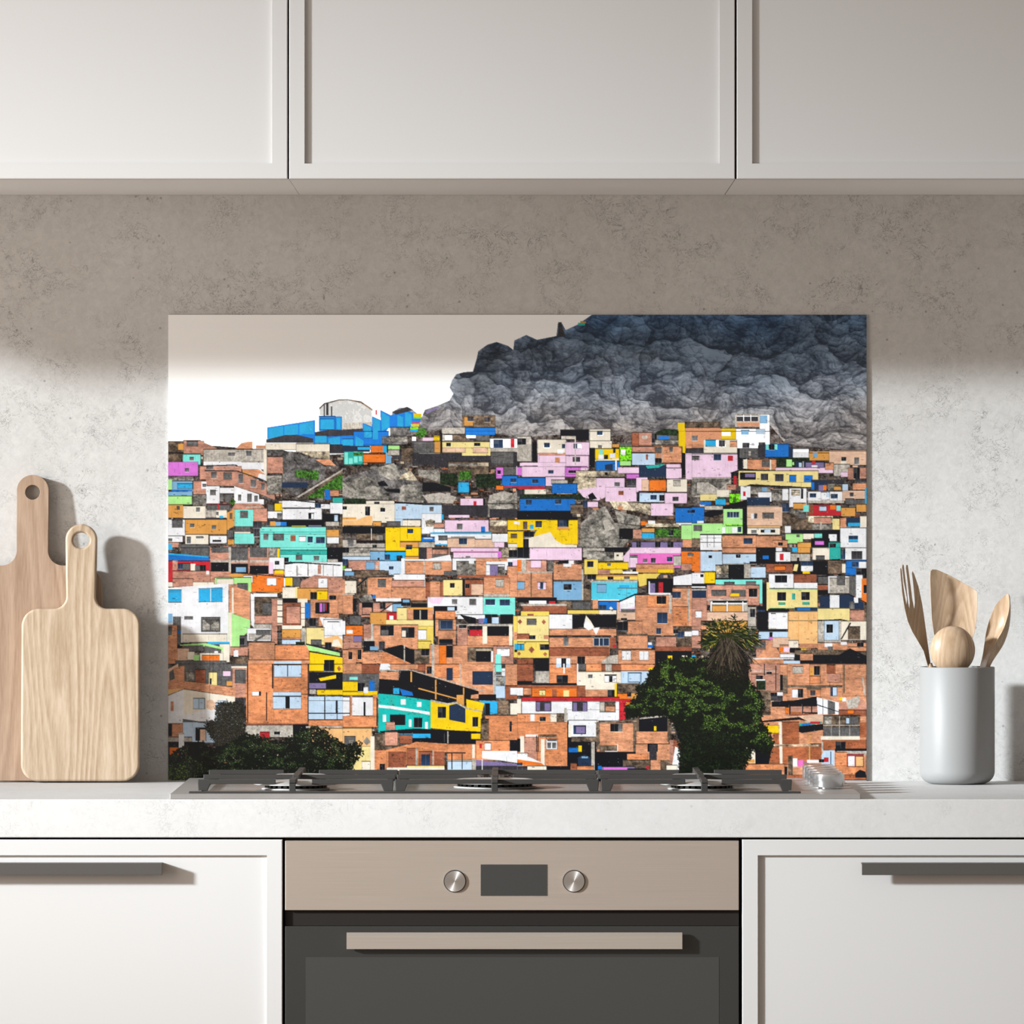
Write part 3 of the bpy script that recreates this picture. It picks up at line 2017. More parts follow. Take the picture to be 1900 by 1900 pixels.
def paint(DATA):
    rng = np.random.default_rng(7)
    W, H = PW*SS, PH*SS
    C = np.empty((H, W, 3), np.float32)
    yy = (np.arange(H)/H)[:, None, None]
    C[:] = np.array([.925, .925, .922]) + .03*np.clip(yy*3, 0, 1)
    def poly_mask(pts):
        p = (np.array(pts, np.float64)-[PX0, PY0])*SS
        x0, y0 = np.floor(p.min(0)).astype(int); x1, y1 = np.ceil(p.max(0)).astype(int)+1
        x0, y0 = max(x0, 0), max(y0, 0); x1, y1 = min(x1, W), min(y1, H)
        if x1 <= x0 or y1 <= y0: return None
        X = (np.arange(x0, x1)+.5)[None, :]; Y = (np.arange(y0, y1)+.5)[:, None]
        m = np.zeros((y1-y0, x1-x0), bool)
        for a, b in zip(p, np.roll(p, -1, 0)):
            if a[1] == b[1]: continue
            c = ((a[1] > Y) != (b[1] > Y)) & (X < (b[0]-a[0])*(Y-a[1])/(b[1]-a[1])+a[0])
            m ^= c
        return m, x0, y0, x1, y1
    fine = vnoise(rng, W, H, 5, 5, 3)-.5
    mid = vnoise(rng, W, H, 24, 18, 4)-.5
    big = vnoise(rng, W, H, 120, 90, 4)-.5
    streak = vnoise(rng, W, H, 16, 2.6, 2)-.5
    vst = vnoise(rng, W, H, 3, 40, 2)-.5
    # mountain
    wx = (vnoise(rng, W, H, 160, 120, 4)-.5)*140; wy = (vnoise(rng, W, H, 130, 100, 4)-.5)*120
    Yi, Xi = np.mgrid[0:H, 0:W].astype(np.float32)
    def worley(cx, cy, wk):
        gw, gh = int(W/cx)+6, int(H/cy)+6
        jx, jy = rng.random((gh, gw)), rng.random((gh, gw)); sh = rng.random((gh, gw)).astype(np.float32)
        u = (Xi+wx*wk+Yi*.15)/cx+2; v = (Yi+wy*wk)/cy+2
        u = np.clip(u, 1, gw-2.01); v = np.clip(v, 1, gh-2.01)
        iu, iv = u.astype(int), v.astype(int)
        f1 = np.full(u.shape, 9., np.float32); f2 = f1.copy(); g = np.zeros_like(f1); s_ = np.zeros_like(f1)
        for a in (-1, 0, 1):
            for b in (-1, 0, 1):
                A, B_ = iv+a, iu+b
                dx = u-(B_+jx[A, B_]); dy = v-(A+jy[A, B_]); d = np.sqrt(dx*dx+dy*dy)
                n = d < f1
                f2 = np.where(n, f1, np.minimum(f2, d))
                g = np.where(n, dx*(sh[A, B_]-.3)*1.2-dy*.9, g); s_ = np.where(n, sh[A, B_], s_); f1 = np.where(n, d, f1)
        return g, np.clip((f2-f1)*4, 0, 1), s_
    L = np.full((H, W), .42, np.float32)
    for cx, cy, wk, aa, bb in [(150, 110, .8, .30, .16), (62, 46, .9, .22, .14), (26, 19, .9, .14, .13), (11, 7, 1., .08, .10)]:
        g, e, s_ = worley(cx, cy, wk)
        L += aa*g+bb*(e-.75)+(s_-.5)*aa*.5
    n1 = vnoise(rng, W, H, 30, 8, 4)-.5; n2 = vnoise(rng, W, H, 8, 5, 3)-.5
    L += .35*n1+.22*n2
    L = np.clip((L-.40)*1.5+.43, 0, 1)[..., None]
    ty = np.clip((Yi/SS)/215, 0, 1)[..., None]; tx = np.clip((Xi/SS-500)/700, 0, 1)[..., None]
    dark = np.array([.12, .20, .30])*(1-ty)+np.array([.24, .23, .24])*ty
    lite = (np.array([.46, .58, .72])*(1-ty)+np.array([.74, .71, .69])*ty)
    bl = np.clip(vnoise(rng, W, H, 220, 160, 3)-.35, 0, 1)[..., None]*(1-ty)
    rock = dark+(lite-dark)*L + .05*mid[..., None]
    rock = rock*(1-bl*np.array([.45, .2, .02]))
    rock += np.clip(vnoise(rng, W, H, 200, 90, 3)-.52, 0, 1)[..., None]*np.array([.4, .33, .25])*ty
    rock = np.clip(rock, .04, 1)
    mpts = [(728,765),(742,757),(760,757),(772,766),(783,775),(789,761),(810,754),(834,744),(842,731),(835,720),(839,707),(847,695),
            (862,691),(878,690),(885,666),(888,652),(905,640),(922,635),(943,642),(953,650),(955,632),(960,630),(977,622),(997,631),(1012,628),
            (1033,624),(1036,599),(1042,598),(1050,613),(1072,603),(1088,592),(1101,583),(1609,583),(1609,860),(728,860)]
    m, x0, y0, x1, y1 = poly_mask(mpts)
    C[y0:y1, x0:x1][m] = rock[y0:y1, x0:x1][m]
    # big outcrops: darker boulders on the skyline
    for cx, cy, rx, ry, f in [(868,716,26,24,.8),(915,660,26,24,.75),(900,700,30,30,.8),(1000,650,30,22,.85),(1085,625,22,26,.85),(960,720,24,22,.9),(930,760,40,12,1.15),
                              (1180,640,45,40,.85),(1330,690,40,34,.88),(1500,610,50,32,.82),(1250,650,38,40,.95),(1110,690,30,18,.85),(1450,700,40,20,.9)]:
        q = ((Xi/SS+PX0-cx)/rx)**2+((Yi/SS+PY0-cy)/ry)**2
        e = np.clip(1-q, 0, 1)**.5*(C.mean(2) < .8)
        C *= (1-(1-f)*e)[..., None]
    # city clutter base
    base = [(312,826),(400,828),(560,840),(600,845),(700,840),(750,812),(790,800),(860,795),(960,812),(1060,806),(1100,812),(1250,800),(1430,790),(1460,826),(1608,838),(1608,1448),(312,1448)]
    m, x0, y0, x1, y1 = poly_mask(base)
    B = C[y0:y1, x0:x1]; B[m] = (np.array([.30, .26, .24])+.5*(fine+mid)[y0:y1, x0:x1][m][:, None])
    cols = [rgb(PAL[q]) for q in 'kdgGszZbBrIakdzb']
    for _ in range(5200):
        x = rng.integers(0, W-30); y = rng.integers(int(250*SS), H-16)
        w = rng.integers(3, 26); h = rng.integers(2, 12)
        if not m[max(0, y-y0), min(m.shape[1]-1, x-x0)]: continue
        C[y:y+h, x:x+w] = cols[rng.integers(len(cols))]*(.75+.4*rng.random())
    def put(col, pts, rect):
        r = poly_mask(pts)
        if r is None: return
        m, x0, y0, x1, y1 = r
        c = rgb(PAL[col]); h, w = m.shape; area = m.sum()/SS/SS
        sl = (slice(y0, y1), slice(x0, x1))
        t = np.ones((h, w, 1), np.float32)
        if col in 'bBriIoRa':
            k = 1.0 if col in 'bBriI' else .45
            rows = ((np.arange(y0, y1)//2) % 2)[:, None]*.07
            t = 1+k*((streak[sl]*.30+fine[sl]*.25+mid[sl]*.35)-rows*.7+.03)[..., None]+(big[sl]*.25)[..., None]
            t = t*np.array([1, 1+.0, 1])
            if k == 1: c = c*(1+.10*(rng.random()-.5))
        elif col in 'xGzZ':
            k = 1.1 if area > 150 else .4
            t = 1+k*(mid[sl]*.8+fine[sl]*.7+(L[sl][..., 0]-.5)*.6)[..., None]
        elif col in 'sgd':
            t = 1+(fine[sl]*.45+vst[sl]*.25+mid[sl]*.3)[..., None]
        elif col in 'fhE' and area > 60:
            t = 1+(fine[sl]*1.8)[..., None]
        else:
            t = 1+(fine[sl]*.06+vst[sl]*.06+mid[sl]*.12+big[sl]*.12)[..., None]
        v = np.clip(c*t, 0.02, 1)
        Cs = C[sl]
        Cs[m] = v[m]
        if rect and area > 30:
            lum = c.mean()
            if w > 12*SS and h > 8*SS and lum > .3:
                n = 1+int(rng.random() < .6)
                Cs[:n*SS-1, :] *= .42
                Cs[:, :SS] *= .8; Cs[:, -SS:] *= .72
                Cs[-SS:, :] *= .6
                for _ in range(int(area/220)+1):    # stains, pipes, patches
                    a = rng.integers(0, max(1, w-4)); b = rng.integers(0, max(1, h-3))
                    if rng.random() < .35: Cs[b:b+rng.integers(2, 5), a:a+rng.integers(3, 12)] *= .62+.2*rng.random()
                    elif rng.random() < .3: Cs[b:b+rng.integers(6, 24), a:a+1] *= .7
            elif col in 'kdgnm' and 3*SS < w < 26*SS and 3*SS < h < 22*SS:
                if col != 'm':
                    gl = np.linspace(.85, 1.35, h)[:, None, None]
                    Cs *= gl
                    if w > 8*SS: Cs[:, w//2:w//2+1] = Cs[:, w//2:w//2+1]*.4+.35
                    if rng.random() < .6:
                        Cs[-SS:, :] = Cs[-SS:, :]*.4+.5
                    if rng.random() < .4: Cs[:, :1] = .55
                    if rng.random() < .35: Cs[SS:h//2, SS:w//2] = Cs[SS:h//2, SS:w//2]*.6+.18
                else:
                    Cs[:1] *= .5; Cs[:, :1] *= .6; Cs[:, -1:] *= .6
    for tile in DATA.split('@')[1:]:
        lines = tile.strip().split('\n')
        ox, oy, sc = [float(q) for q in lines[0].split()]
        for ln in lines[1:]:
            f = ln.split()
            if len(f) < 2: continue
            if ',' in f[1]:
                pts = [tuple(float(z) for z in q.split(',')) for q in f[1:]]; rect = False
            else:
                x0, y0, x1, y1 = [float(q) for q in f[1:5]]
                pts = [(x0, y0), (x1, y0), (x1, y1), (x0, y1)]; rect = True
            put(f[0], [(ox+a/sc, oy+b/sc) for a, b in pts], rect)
    # tiny marks everywhere in the town
    n = 9000
    xs = rng.integers(2, W-8, n); ys = rng.integers(int(240*SS), H-8, n)
    for x, y in zip(xs, ys):
        if not m_city(x, y, base): continue
        k = rng.random()
        if C[y, x].mean() > .62 and rng.random() < .82: continue
        if k < .6: C[y:y+rng.integers(1, 4), x:x+rng.integers(1, 5)] *= .45
        elif k < .8: C[y:y+rng.integers(1, 3), x:x+rng.integers(1, 5)] = C[y, x]*.4+.5
        else: C[y:y+1, x:x+rng.integers(5, 16)] *= .55
    # foliage
    def inside(pts, n):
        r = poly_mask(pts); m, x0, y0, x1, y1 = r
        iy, ix = np.nonzero(m); q = rng.integers(0, len(iy), n)
        return ix[q]+x0, iy[q]+y0
    def splat(xs, ys, cols, rad):
        R = int(rad)
        for dy in range(-R, R+1):
            for dx in range(-R, R+1):
                keep = (dx*dx+dy*dy <= rad*rad) & (rng.random(len(xs)) < .8)
                X = np.clip(xs+dx, 0, W-1)[keep]; Y = np.clip(ys+dy, 0, H-1)[keep]
                C[Y, X] = cols[keep]
    clump = vnoise(rng, W, H, 34, 22, 2)-.5
    def foliage(pts, dens, tones, lightbias):
        r = poly_mask(pts); area = r[0].sum()
        for tone, share, rad in tones:
            n = int(area*dens*share)
            xs, ys = inside(pts, n)
            xs = (xs+rng.normal(0, 4.5, n)).astype(int); ys = (ys+rng.normal(0, 4.5, n)).astype(int)
            xs = np.clip(xs, 0, W-1); ys = np.clip(ys, 0, H-1)
            if lightbias(tone):
                k = (mid[ys, xs]*1.2+clump[ys, xs]*1.2-(rgb(tone).mean() < .2)*.05-.0+rng.normal(0, .04, n)) > (.02 if rgb(tone).mean() < .2 else .10)
                xs, ys = xs[k], ys[k]
            c = rgb(tone)*(1+.5*(rng.random((len(xs), 1))-.5))
            splat(xs, ys, np.clip(c, 0, 1), rad)
    light = lambda t: rgb(t).mean() > .09
    bush = [(312,1408),(330,1392),(350,1385),(372,1378),(392,1392),(430,1380),(455,1362),(500,1372),(525,1380),(560,1358),(585,1350),(602,1356),(622,1372),(645,1385),(668,1378),(672,1400),(655,1420),(650,1448),(312,1448)]
    con = [(402,1312),(412,1304),(428,1306),(446,1302),(455,1330),(452,1362),(462,1385),(440,1402),(415,1400),(398,1375),(383,1352),(386,1340),(402,1340)]
    foliage(con, .13, [('1c1a16', 2.2, 2), ('2c2a22', .9, 1.5), ('4a463a', .3, 1.2)], lambda t: False)
    foliage(bush, .07, [('10150f', 1.8, 3), ('1c2818', .9, 2), ('33421f', .5, 1.5), ('5a6a3c', .22, 1.3), ('b0bc98', .07, 1.1)], light)
    foliage([(312,1420),(340,1418),(355,1436),(345,1448),(312,1448)], .05, [('3e5a14', .8, 2), ('7aa030', .5, 1.3), ('b8cc80', .2, 1)], lambda t: False)
    tree = [(1161,1316),(1172,1305),(1187,1290),(1180,1276),(1200,1268),(1206,1250),(1219,1236),(1240,1225),(1284,1222),(1320,1225),(1345,1232),(1372,1240),(1393,1268),(1412,1290),(1418,1312),(1410,1338),(1425,1355),
            (1436,1380),(1428,1400),(1400,1390),(1370,1448),(1262,1448),(1262,1360),(1240,1328),(1185,1328),(1165,1334)]
    foliage(tree, .06, [('0a0f0b', 2.4, 3), ('131a10', 1.0, 2.5), ('223018', .5, 2)], light)
    crown = [(1161,1316),(1187,1285),(1206,1250),(1240,1225),(1284,1222),(1345,1230),(1372,1240),(1393,1268),(1415,1300),(1410,1338),(1436,1380),(1400,1385),(1350,1360),(1300,1350),(1250,1330),(1185,1322)]
    foliage(crown, .035, [('22341a', .8, 2.6), ('466222', .7, 2.2), ('88a444', .35, 1.6)], light)
    foliage([(1206,1250),(1240,1225),(1290,1222),(1350,1232),(1340,1275),(1250,1270),(1215,1290)], .03, [('3c5a1c', .8, 1.8), ('8aa83c', .5, 1.4)], lambda t: True)
    # palm
    pc = np.array([1350., 1182.])
    def line(a, b, col, wd, sag=0):
        n = int(np.hypot(*(b-a))*SS*1.5)+2; t = np.linspace(0, 1, n)
        x = (a[0]+(b[0]-a[0])*t-PX0)*SS; y = (a[1]+(b[1]-a[1])*t+sag*np.sin(t*np.pi/2)**3*4-PY0)*SS
        splat(x.astype(int), y.astype(int), np.tile(np.clip(rgb(col)*(.7+.6*rng.random()), 0, 1), (n, 1)), wd)
    foliage([(1332,1185),(1372,1185),(1392,1240),(1385,1262),(1330,1262),(1308,1240)], .06, [('14120f', 2, 2.5), ('2c2620', .6, 1.5)], lambda t: False)
    for _ in range(60):
        a = pc+[rng.normal(0, 9), 0]; line(a, a+[rng.normal(0, 24), 40+rng.random()*32], ['1c1814', '3c3428', '5c5040'][rng.integers(3)], 1)
    for k in range(15):
        th = -np.pi*(-.12+1.24*k/14); ln = 38+rng.random()*16
        tip = pc+[np.cos(th)*ln*1.05, np.sin(th)*ln*.85+4]
        line(pc, tip, '2c3414', 1.5, 2)
        for _ in range(30):
            q = .35+.65*rng.random(); p = pc+(tip-pc)*q
            d = th+rng.normal(0, .5); l2 = 7+9*rng.random()
            line(p, p+[np.cos(d)*l2, np.sin(d)*l2*.8+5], ['10180c', '1e2c10', '1a2410', '3c4c18', '7c8430', 'b09840'][rng.integers(6) if rng.random() < .6 else rng.integers(3)], 1.2)
    for x, y0_, y1_ in [(389,1300,1210),(1062,1240,1225),(940,1448,1405),(395,1265,1215),(600,930,905),(756,1000,962),(1400,1230,1160)]:
        X = int((x-PX0)*SS); C[int((min(y0_, y1_)-PY0)*SS):int((max(y0_, y1_)-PY0)*SS), X:X+1] *= .5
    C = np.clip(C, 0, 1)
    return C.reshape(PH, SS, PW, SS, 3).mean((1, 3))
def m_city(x, y, base):
    X = x/SS+PX0; Y = y/SS+PY0
    for (a, b), (c, d) in zip(base, base[1:]):
        if a <= X <= c: return Y > b+(d-b)*(X-a)/(c-a)+14
    return False
INK, SKY_LIFT, HILL_LIFT = .64, 1.7, 1.35  # sky and hill factors lighten the print to offset the cabinets' shade
AMB, CEIL, AMB_L, AMB_R = 1.0, .40, (.62, .55, .49), (.32, .275, .24)
SPOT, SPOT_COL, SPOT_DEG, SPOT_BL = 40500, (.86, .925, .97), 6.8, .75
FILL, FILL_COL = 22, (1.0, .87, .76)
import bpy, bmesh, math
from mathutils import Vector, Matrix
sc = bpy.context.scene
COL = sc.collection
F, DW, ZC = 12437.0, 9.4, 1.2772          # focal length in pixels, camera to wall, eye height (metres)
def X(px, y=0.0): return (px-950)*(DW+y)/F
def Z(py, y=0.0): return ZC-(py-950)*(DW+y)/F
def srgb(h):
    v = [int(h[i:i+2], 16)/255 for i in (0, 2, 4)]
    return tuple((c/12.92 if c <= .04045 else ((c+.055)/1.055)**2.4) for c in v)+(1,)
# ---------------------------------------------------------------- materials
def mat(name, col=(.5, .5, .5), rough=.5, metal=0.0, spec=.5, coat=0.0):
    m = bpy.data.materials.new(name); m.use_nodes = True
    b = m.node_tree.nodes['Principled BSDF']
    b.inputs['Base Color'].default_value = tuple(col[:3])+(1,)
    b.inputs['Roughness'].default_value = rough; b.inputs['Metallic'].default_value = metal
    b.inputs['Specular IOR Level'].default_value = spec; b.inputs['Coat Weight'].default_value = coat
    return m
class NT:
    def __init__(s, m): s.t = m.node_tree; s.b = s.t.nodes['Principled BSDF']
    def n(s, k, **kw):
        o = s.t.nodes.new(k)
        for a, v in kw.items():
            if a in ('operation', 'blend_type', 'data_type', 'noise_dimensions', 'feature', 'distance', 'wave_type', 'bands_direction', 'direction_type', 'axis', 'attribute_name', 'wave_profile', 'interpolation_type', 'clamp'): setattr(o, a, v)
            else: o.inputs[a.replace('_', ' ')].default_value = v
        return o
    def l(s, a, b): s.t.links.new(a, b)
    def math(s, op, a, b=None, clamp=False):
        o = s.t.nodes.new('ShaderNodeMath'); o.operation = op; o.use_clamp = clamp
        for i, v in enumerate((a, b)):
            if v is None: continue
            if hasattr(v, 'links'): s.l(v, o.inputs[i])
            else: o.inputs[i].default_value = v
        return o.outputs[0]
    def mix(s, f, a, b):
        o = s.t.nodes.new('ShaderNodeMix'); o.data_type = 'RGBA'
        for i, v in ((0, f), (6, a), (7, b)):
            if hasattr(v, 'links'): s.l(v, o.inputs[i])
            else: o.inputs[i].default_value = v
        return o.outputs[2]
    def rng(s, v, a, b, c=0., d=1.):
        o = s.t.nodes.new('ShaderNodeMapRange'); s.l(v, o.inputs[0])
        for i, q in enumerate((a, b, c, d)): o.inputs[i+1].default_value = q
        return o.outputs[0]
    def coord(s, scale=(1, 1, 1)):
        c = s.t.nodes.new('ShaderNodeTexCoord'); m = s.t.nodes.new('ShaderNodeMapping'); m.inputs['Scale'].default_value = scale
        s.l(c.outputs['Object'], m.inputs[0]); return m.outputs[0]
    def noise(s, v, scale, detail=4, rough=.55, dist=0.):
        o = s.n('ShaderNodeTexNoise', Scale=scale, Detail=detail, Roughness=rough, Distortion=dist); s.l(v, o.inputs['Vector']); return o.outputs[0]
def stone(name, c_hi, c_lo, contrast=1.0, rough=.6):
    m = mat(name, c_hi, rough, spec=.3); t = NT(m); v = t.coord()
    a = t.rng(t.noise(v, 4, 5, .6, .6), .35, .68)
    base = t.mix(a, c_lo, c_hi)
    f = t.rng(t.noise(v, 90, 7, .74, .8), .36, .66, 1-.10*contrast, 1+.05*contrast)
    # short hairline cracks, present only in some places
    n1 = t.noise(v, 34, 3, .6, 1.6)
    cr = t.rng(t.math('ABSOLUTE', t.math('SUBTRACT', n1, .5)), .0, .010, 1, 0)
    where = t.rng(t.noise(v, 11, 5, .65, .3), .42, .60)
    n2 = t.noise(v, 120, 3, .6, 1.5)
    cr2 = t.rng(t.math('ABSOLUTE', t.math('SUBTRACT', n2, .5)), .0, .035, 1, 0)
    w2 = t.rng(t.noise(v, 38, 3, .6), .46, .56)
    crack = t.math('MULTIPLY', t.math('MAXIMUM', cr, t.math('MULTIPLY', cr2, w2)), where)
    # small pits and softer blotches
    vo = t.n('ShaderNodeTexVoronoi', Scale=55.0, Randomness=1.0); t.l(v, vo.inputs['Vector'])
    vr = t.n('ShaderNodeSeparateColor'); t.l(vo.outputs['Color'], vr.inputs[0])
    pit = t.math('MULTIPLY', t.rng(vo.outputs['Distance'],   .07, .12, 1, 0), t.math('GREATER_THAN', vr.outputs[0], .78))
    wv = t.n('ShaderNodeTexVoronoi', Scale=17.0)
    wd = t.n('ShaderNodeVectorMath', operation='ADD'); no = t.n('ShaderNodeTexNoise', Scale=30.0, Detail=3.0); t.l(v, no.inputs['Vector'])
    sc_ = t.n('ShaderNodeVectorMath', operation='SCALE'); sc_.inputs['Scale'].default_value = .05; t.l(no.outputs['Color'], sc_.inputs[0])
    t.l(v, wd.inputs[0]); t.l(sc_.outputs[0], wd.inputs[1]); t.l(wd.outputs[0], wv.inputs['Vector'])
    vr2 = t.n('ShaderNodeSeparateColor'); t.l(wv.outputs['Color'], vr2.inputs[0])
    bl = t.math('MULTIPLY', t.rng(wv.outputs['Distance'], .22, .34, 1, 0), t.math('GREATER_THAN', vr2.outputs[1], .80))
    k = t.math('SUBTRACT', 1., t.math('MULTIPLY', crack, .55*contrast))
    k = t.math('MULTIPLY', k, t.math('SUBTRACT', 1., t.math('MULTIPLY', pit, .38*contrast)))
    k = t.math('MULTIPLY', k, t.math('SUBTRACT', 1., t.math('MULTIPLY', bl, .13*contrast)))
    k = t.math('MULTIPLY', k, f)
    o = t.n('ShaderNodeVectorMath', operation='SCALE'); t.l(base, o.inputs[0]); t.l(k, o.inputs['Scale']); t.l(o.outputs[0], t.b.inputs['Base Color'])
    bp = t.n('ShaderNodeBump', Strength=.12, Distance=.002); t.l(k, bp.inputs['Height']); t.l(bp.outputs[0], t.b.inputs['Normal'])
    return m
def wood(name, light, darkc, scale=1.0, stretch=.07, rough=.45, off=0.0, wobble=1.0):
    m = mat(name, light, rough, spec=.35); t = NT(m)
    c = t.n('ShaderNodeTexCoord'); mp = t.n('ShaderNodeMapping'); mp.inputs['Scale'].default_value = (1, .35, stretch)
    mp.inputs['Location'].default_value = (off, off*.7, off*.3); t.l(c.outputs['Object'], mp.inputs[0]); v = mp.outputs[0]
    n = t.noise(v, 7*scale, 2, .45, .35*wobble)
    rings = t.math('FRACT', t.math('MULTIPLY', n, 34.0))
    ln = t.math('ADD', t.rng(rings, .0, .72, 0, .65), t.rng(rings, .72, .98, 0, -.65))
    fib = t.noise(v, 420*scale, 3, .6)
    broad = t.rng(t.noise(v, 9*scale, 2), .3, .7)
    q = t.math('MULTIPLY', ln, t.rng(broad, 0, 1, .45, 1.0))
    q = t.math('ADD', q, t.rng(fib, .3, .75, -.12, .40), True)
    col = t.mix(q, light, darkc)
    t.l(col, t.b.inputs['Base Color'])
    bp = t.n('ShaderNodeBump', Strength=.08, Distance=.001); t.l(fib, bp.inputs['Height']); t.l(bp.outputs[0], t.b.inputs['Normal'])
    return m
def brushed(name, col, rough=.32, amp=.25, sc3=(1.5, 60, 260), metal=1.0):
    m = mat(name, col, rough, metal); t = NT(m); v = t.coord(sc3)
    n = t.noise(v, 6, 3, .6)
    t.l(t.rng(n, .3, .7, rough-amp*.4, rough+amp*.4), t.b.inputs['Roughness'])
    t.l(t.mix(n, tuple(c*.9 for c in col[:3])+(1,), tuple(min(1, c*1.08) for c in col[:3])+(1,)), t.b.inputs['Base Color'])
    return m
M = {}
M['wall'] = stone('wall_stone', (.565, .555, .54, 1), (.53, .515, .495, 1), 1.0)
M['top'] = stone('worktop_stone', (.605, .595, .585, 1), (.575, .565, .555, 1), .42)
def lacquer():
    m = mat('white_lacquer', (.585, .575, .565), .38, spec=.35); t = NT(m)
    n = t.noise(t.coord(), 400, 2); bp = t.n('ShaderNodeBump', Strength=.015, Distance=.0005); t.l(n, bp.inputs['Height']); t.l(bp.outputs[0], t.b.inputs['Normal'])
    return m
M['white'] = lacquer()
M['white_lift'] = mat('white_lacquer_lifted', (.82, .79, .76), .5, spec=.3)  # the door white again, lightened so the shaded undersides look brighter
M['dark'] = mat('carcass_gap_shade', (.012, .010, .009), .9, spec=.1)  # near-black, so the shade in the door gaps is in the colour
M['handle'] = mat('handle_anthracite', (.075, .068, .062), .5, 0.0, .4)
M['wood_pale'] = wood('ash_wood', srgb('bda993'), srgb('8f7658'), 1.0, .10, off=.37)
M['wood_deep'] = wood('ash_wood_deep', srgb('aa917c'), srgb('7f6550'), 1.0, .07, off=2.31)
M['wood_tool'] = wood('beech_wood', srgb('b59c82'), srgb('977c60'), 1.6, .12, .35, off=4.1, wobble=.5)
M['ceramic'] = mat('white_ceramic', (.262, .26, .255), .45, spec=.25)
M['steel'] = brushed('stainless_plate', (.36, .34, .325), .4, .2, (2, 30, 2), .45)
M['steel_hi'] = brushed('burner_aluminium', (.40, .39, .375), .45, .2, (30, 30, 30), .15)
M['iron'] = mat('cast_iron', (.034, .031, .028), .55, 0.1, .4)
M['black'] = mat('burner_black', (.012, .012, .012), .5, 0, .4)
M['chrome'] = brushed('polished_knob', (.66, .65, .64), .24, .08, (4, 4, 4), .9)
M['oven_panel'] = brushed('oven_warm_steel', (.46, .39, .33), .42, .10, (1.2, 20, 160), .55)
M['oven_bar'] = brushed('oven_bar_steel', (.46, .40, .345), .40, .10, (1.2, 20, 160), .5)
M['oven_glass'] = mat('oven_glass', (.030, .030, .028), .30, 0, .5)
M['oven_window'] = mat('oven_inner_glass', (.046, .045, .042), .28, 0, .5)
M['slot'] = mat('oven_slot', (.012, .009, .007), .6, 0, .3)
M['display'] = mat('oven_display', (.040, .040, .038), .25, 0, .5)
M['board'] = mat('splashback_core', (.55, .56, .57), .3, 0, .5)
def radial():
    m = mat('spun_steel', (.72, .70, .68), .32, 1.0); t = NT(m)
    t.b.inputs['Anisotropic'].default_value = .85
    tg = t.n('ShaderNodeTangent', direction_type='RADIAL', axis='Y'); t.l(tg.outputs[0], t.b.inputs['Tangent'])
    return m
M['spun'] = radial()
# ---------------------------------------------------------------- mesh helpers
def box(bm, x0, x1, y0, y1, z0, z1, mi=0):
    v = [bm.verts.new(p) for p in ((x0,y0,z0),(x1,y0,z0),(x1,y1,z0),(x0,y1,z0),(x0,y0,z1),(x1,y0,z1),(x1,y1,z1),(x0,y1,z1))]
    fs = []
    for q in ((0,3,2,1),(4,5,6,7),(0,1,5,4),(1,2,6,5),(2,3,7,6),(3,0,4,7)):
        f = bm.faces.new([v[i] for i in q]); f.material_index = mi; fs.append(f)
    return v, fs
def cyl(bm, c, r, h, axis='Z', n=48, r2=None, mi=0):
    r2 = r if r2 is None else r2; lo, hi = [], []
    for i in range(n):
        a = 2*math.pi*i/n; ca, sa = math.cos(a), math.sin(a)
        if axis == 'Z': lo.append(bm.verts.new((c[0]+r*ca, c[1]+r*sa, c[2]))); hi.append(bm.verts.new((c[0]+r2*ca, c[1]+r2*sa, c[2]+h)))
        else: lo.append(bm.verts.new((c[0]+r*ca, c[1], c[2]+r*sa))); hi.append(bm.verts.new((c[0]+r2*ca, c[1]-h, c[2]+r2*sa)))
    f = [bm.faces.new(list(reversed(lo))), bm.faces.new(hi)]
    for i in range(n): f.append(bm.faces.new((lo[i], lo[(i+1) % n], hi[(i+1) % n], hi[i])))
    for q in f: q.material_index = mi
def lathe(bm, prof, c=(0, 0, 0), n=64, mi=0, close=False):
    rings = []
    for r, z in prof:
        rings.append([bm.verts.new((c[0]+r*math.cos(2*math.pi*i/n), c[1]+r*math.sin(2*math.pi*i/n), c[2]+z)) for i in range(n)] if r > 1e-6 else [bm.verts.new((c[0], c[1], c[2]+z))])
    for a, b in zip(rings, rings[1:]):
        for i in range(n):
            j = (i+1) % n
            if len(a) == 1: f = bm.faces.new((a[0], b[j], b[i]))
            elif len(b) == 1: f = bm.faces.new((a[i], a[j], b[0]))
            else: f = bm.faces.new((a[i], a[j], b[j], b[i]))
            f.material_index = mi
def obj(name, bm, m, parent=None, bevel=0, smooth=False, seg=2):
    bmesh.ops.recalc_face_normals(bm, faces=bm.faces)
    me = bpy.data.meshes.new(name); bm.to_mesh(me); bm.free()
    for q in (m if isinstance(m, (list, tuple)) else [m]): me.materials.append(q)
    o = bpy.data.objects.new(name, me); COL.objects.link(o); o.parent = parent
    if smooth: me.polygons.foreach_set('use_smooth', [True]*len(me.polygons))
    if bevel:
        b = o.modifiers.new('bevel', 'BEVEL'); b.width = bevel; b.segments = seg; b.limit_method = 'ANGLE'; b.angle_limit = math.radians(40)
        b.harden_normals = False
    return o
def sharp(o, ang=35):
    me = o.data; me.polygons.foreach_set('use_smooth', [True]*len(me.polygons))
    bm = bmesh.new(); bm.from_mesh(me)
    for e in bm.edges:
        if len(e.link_faces) == 2 and e.calc_face_angle(0) > math.radians(ang): e.smooth = False
    bm.to_mesh(me); bm.free()
def tag(o, label=None, cat=None, group=None, kind=None):
    for k, v in (('label', label), ('category', cat), ('group', group), ('kind', kind)):
        if v: o[k] = v
    return o
def empty(name, loc):
    o = bpy.data.objects.new(name, None); COL.objects.link(o); o.location = loc; o.empty_display_size = .05; return o
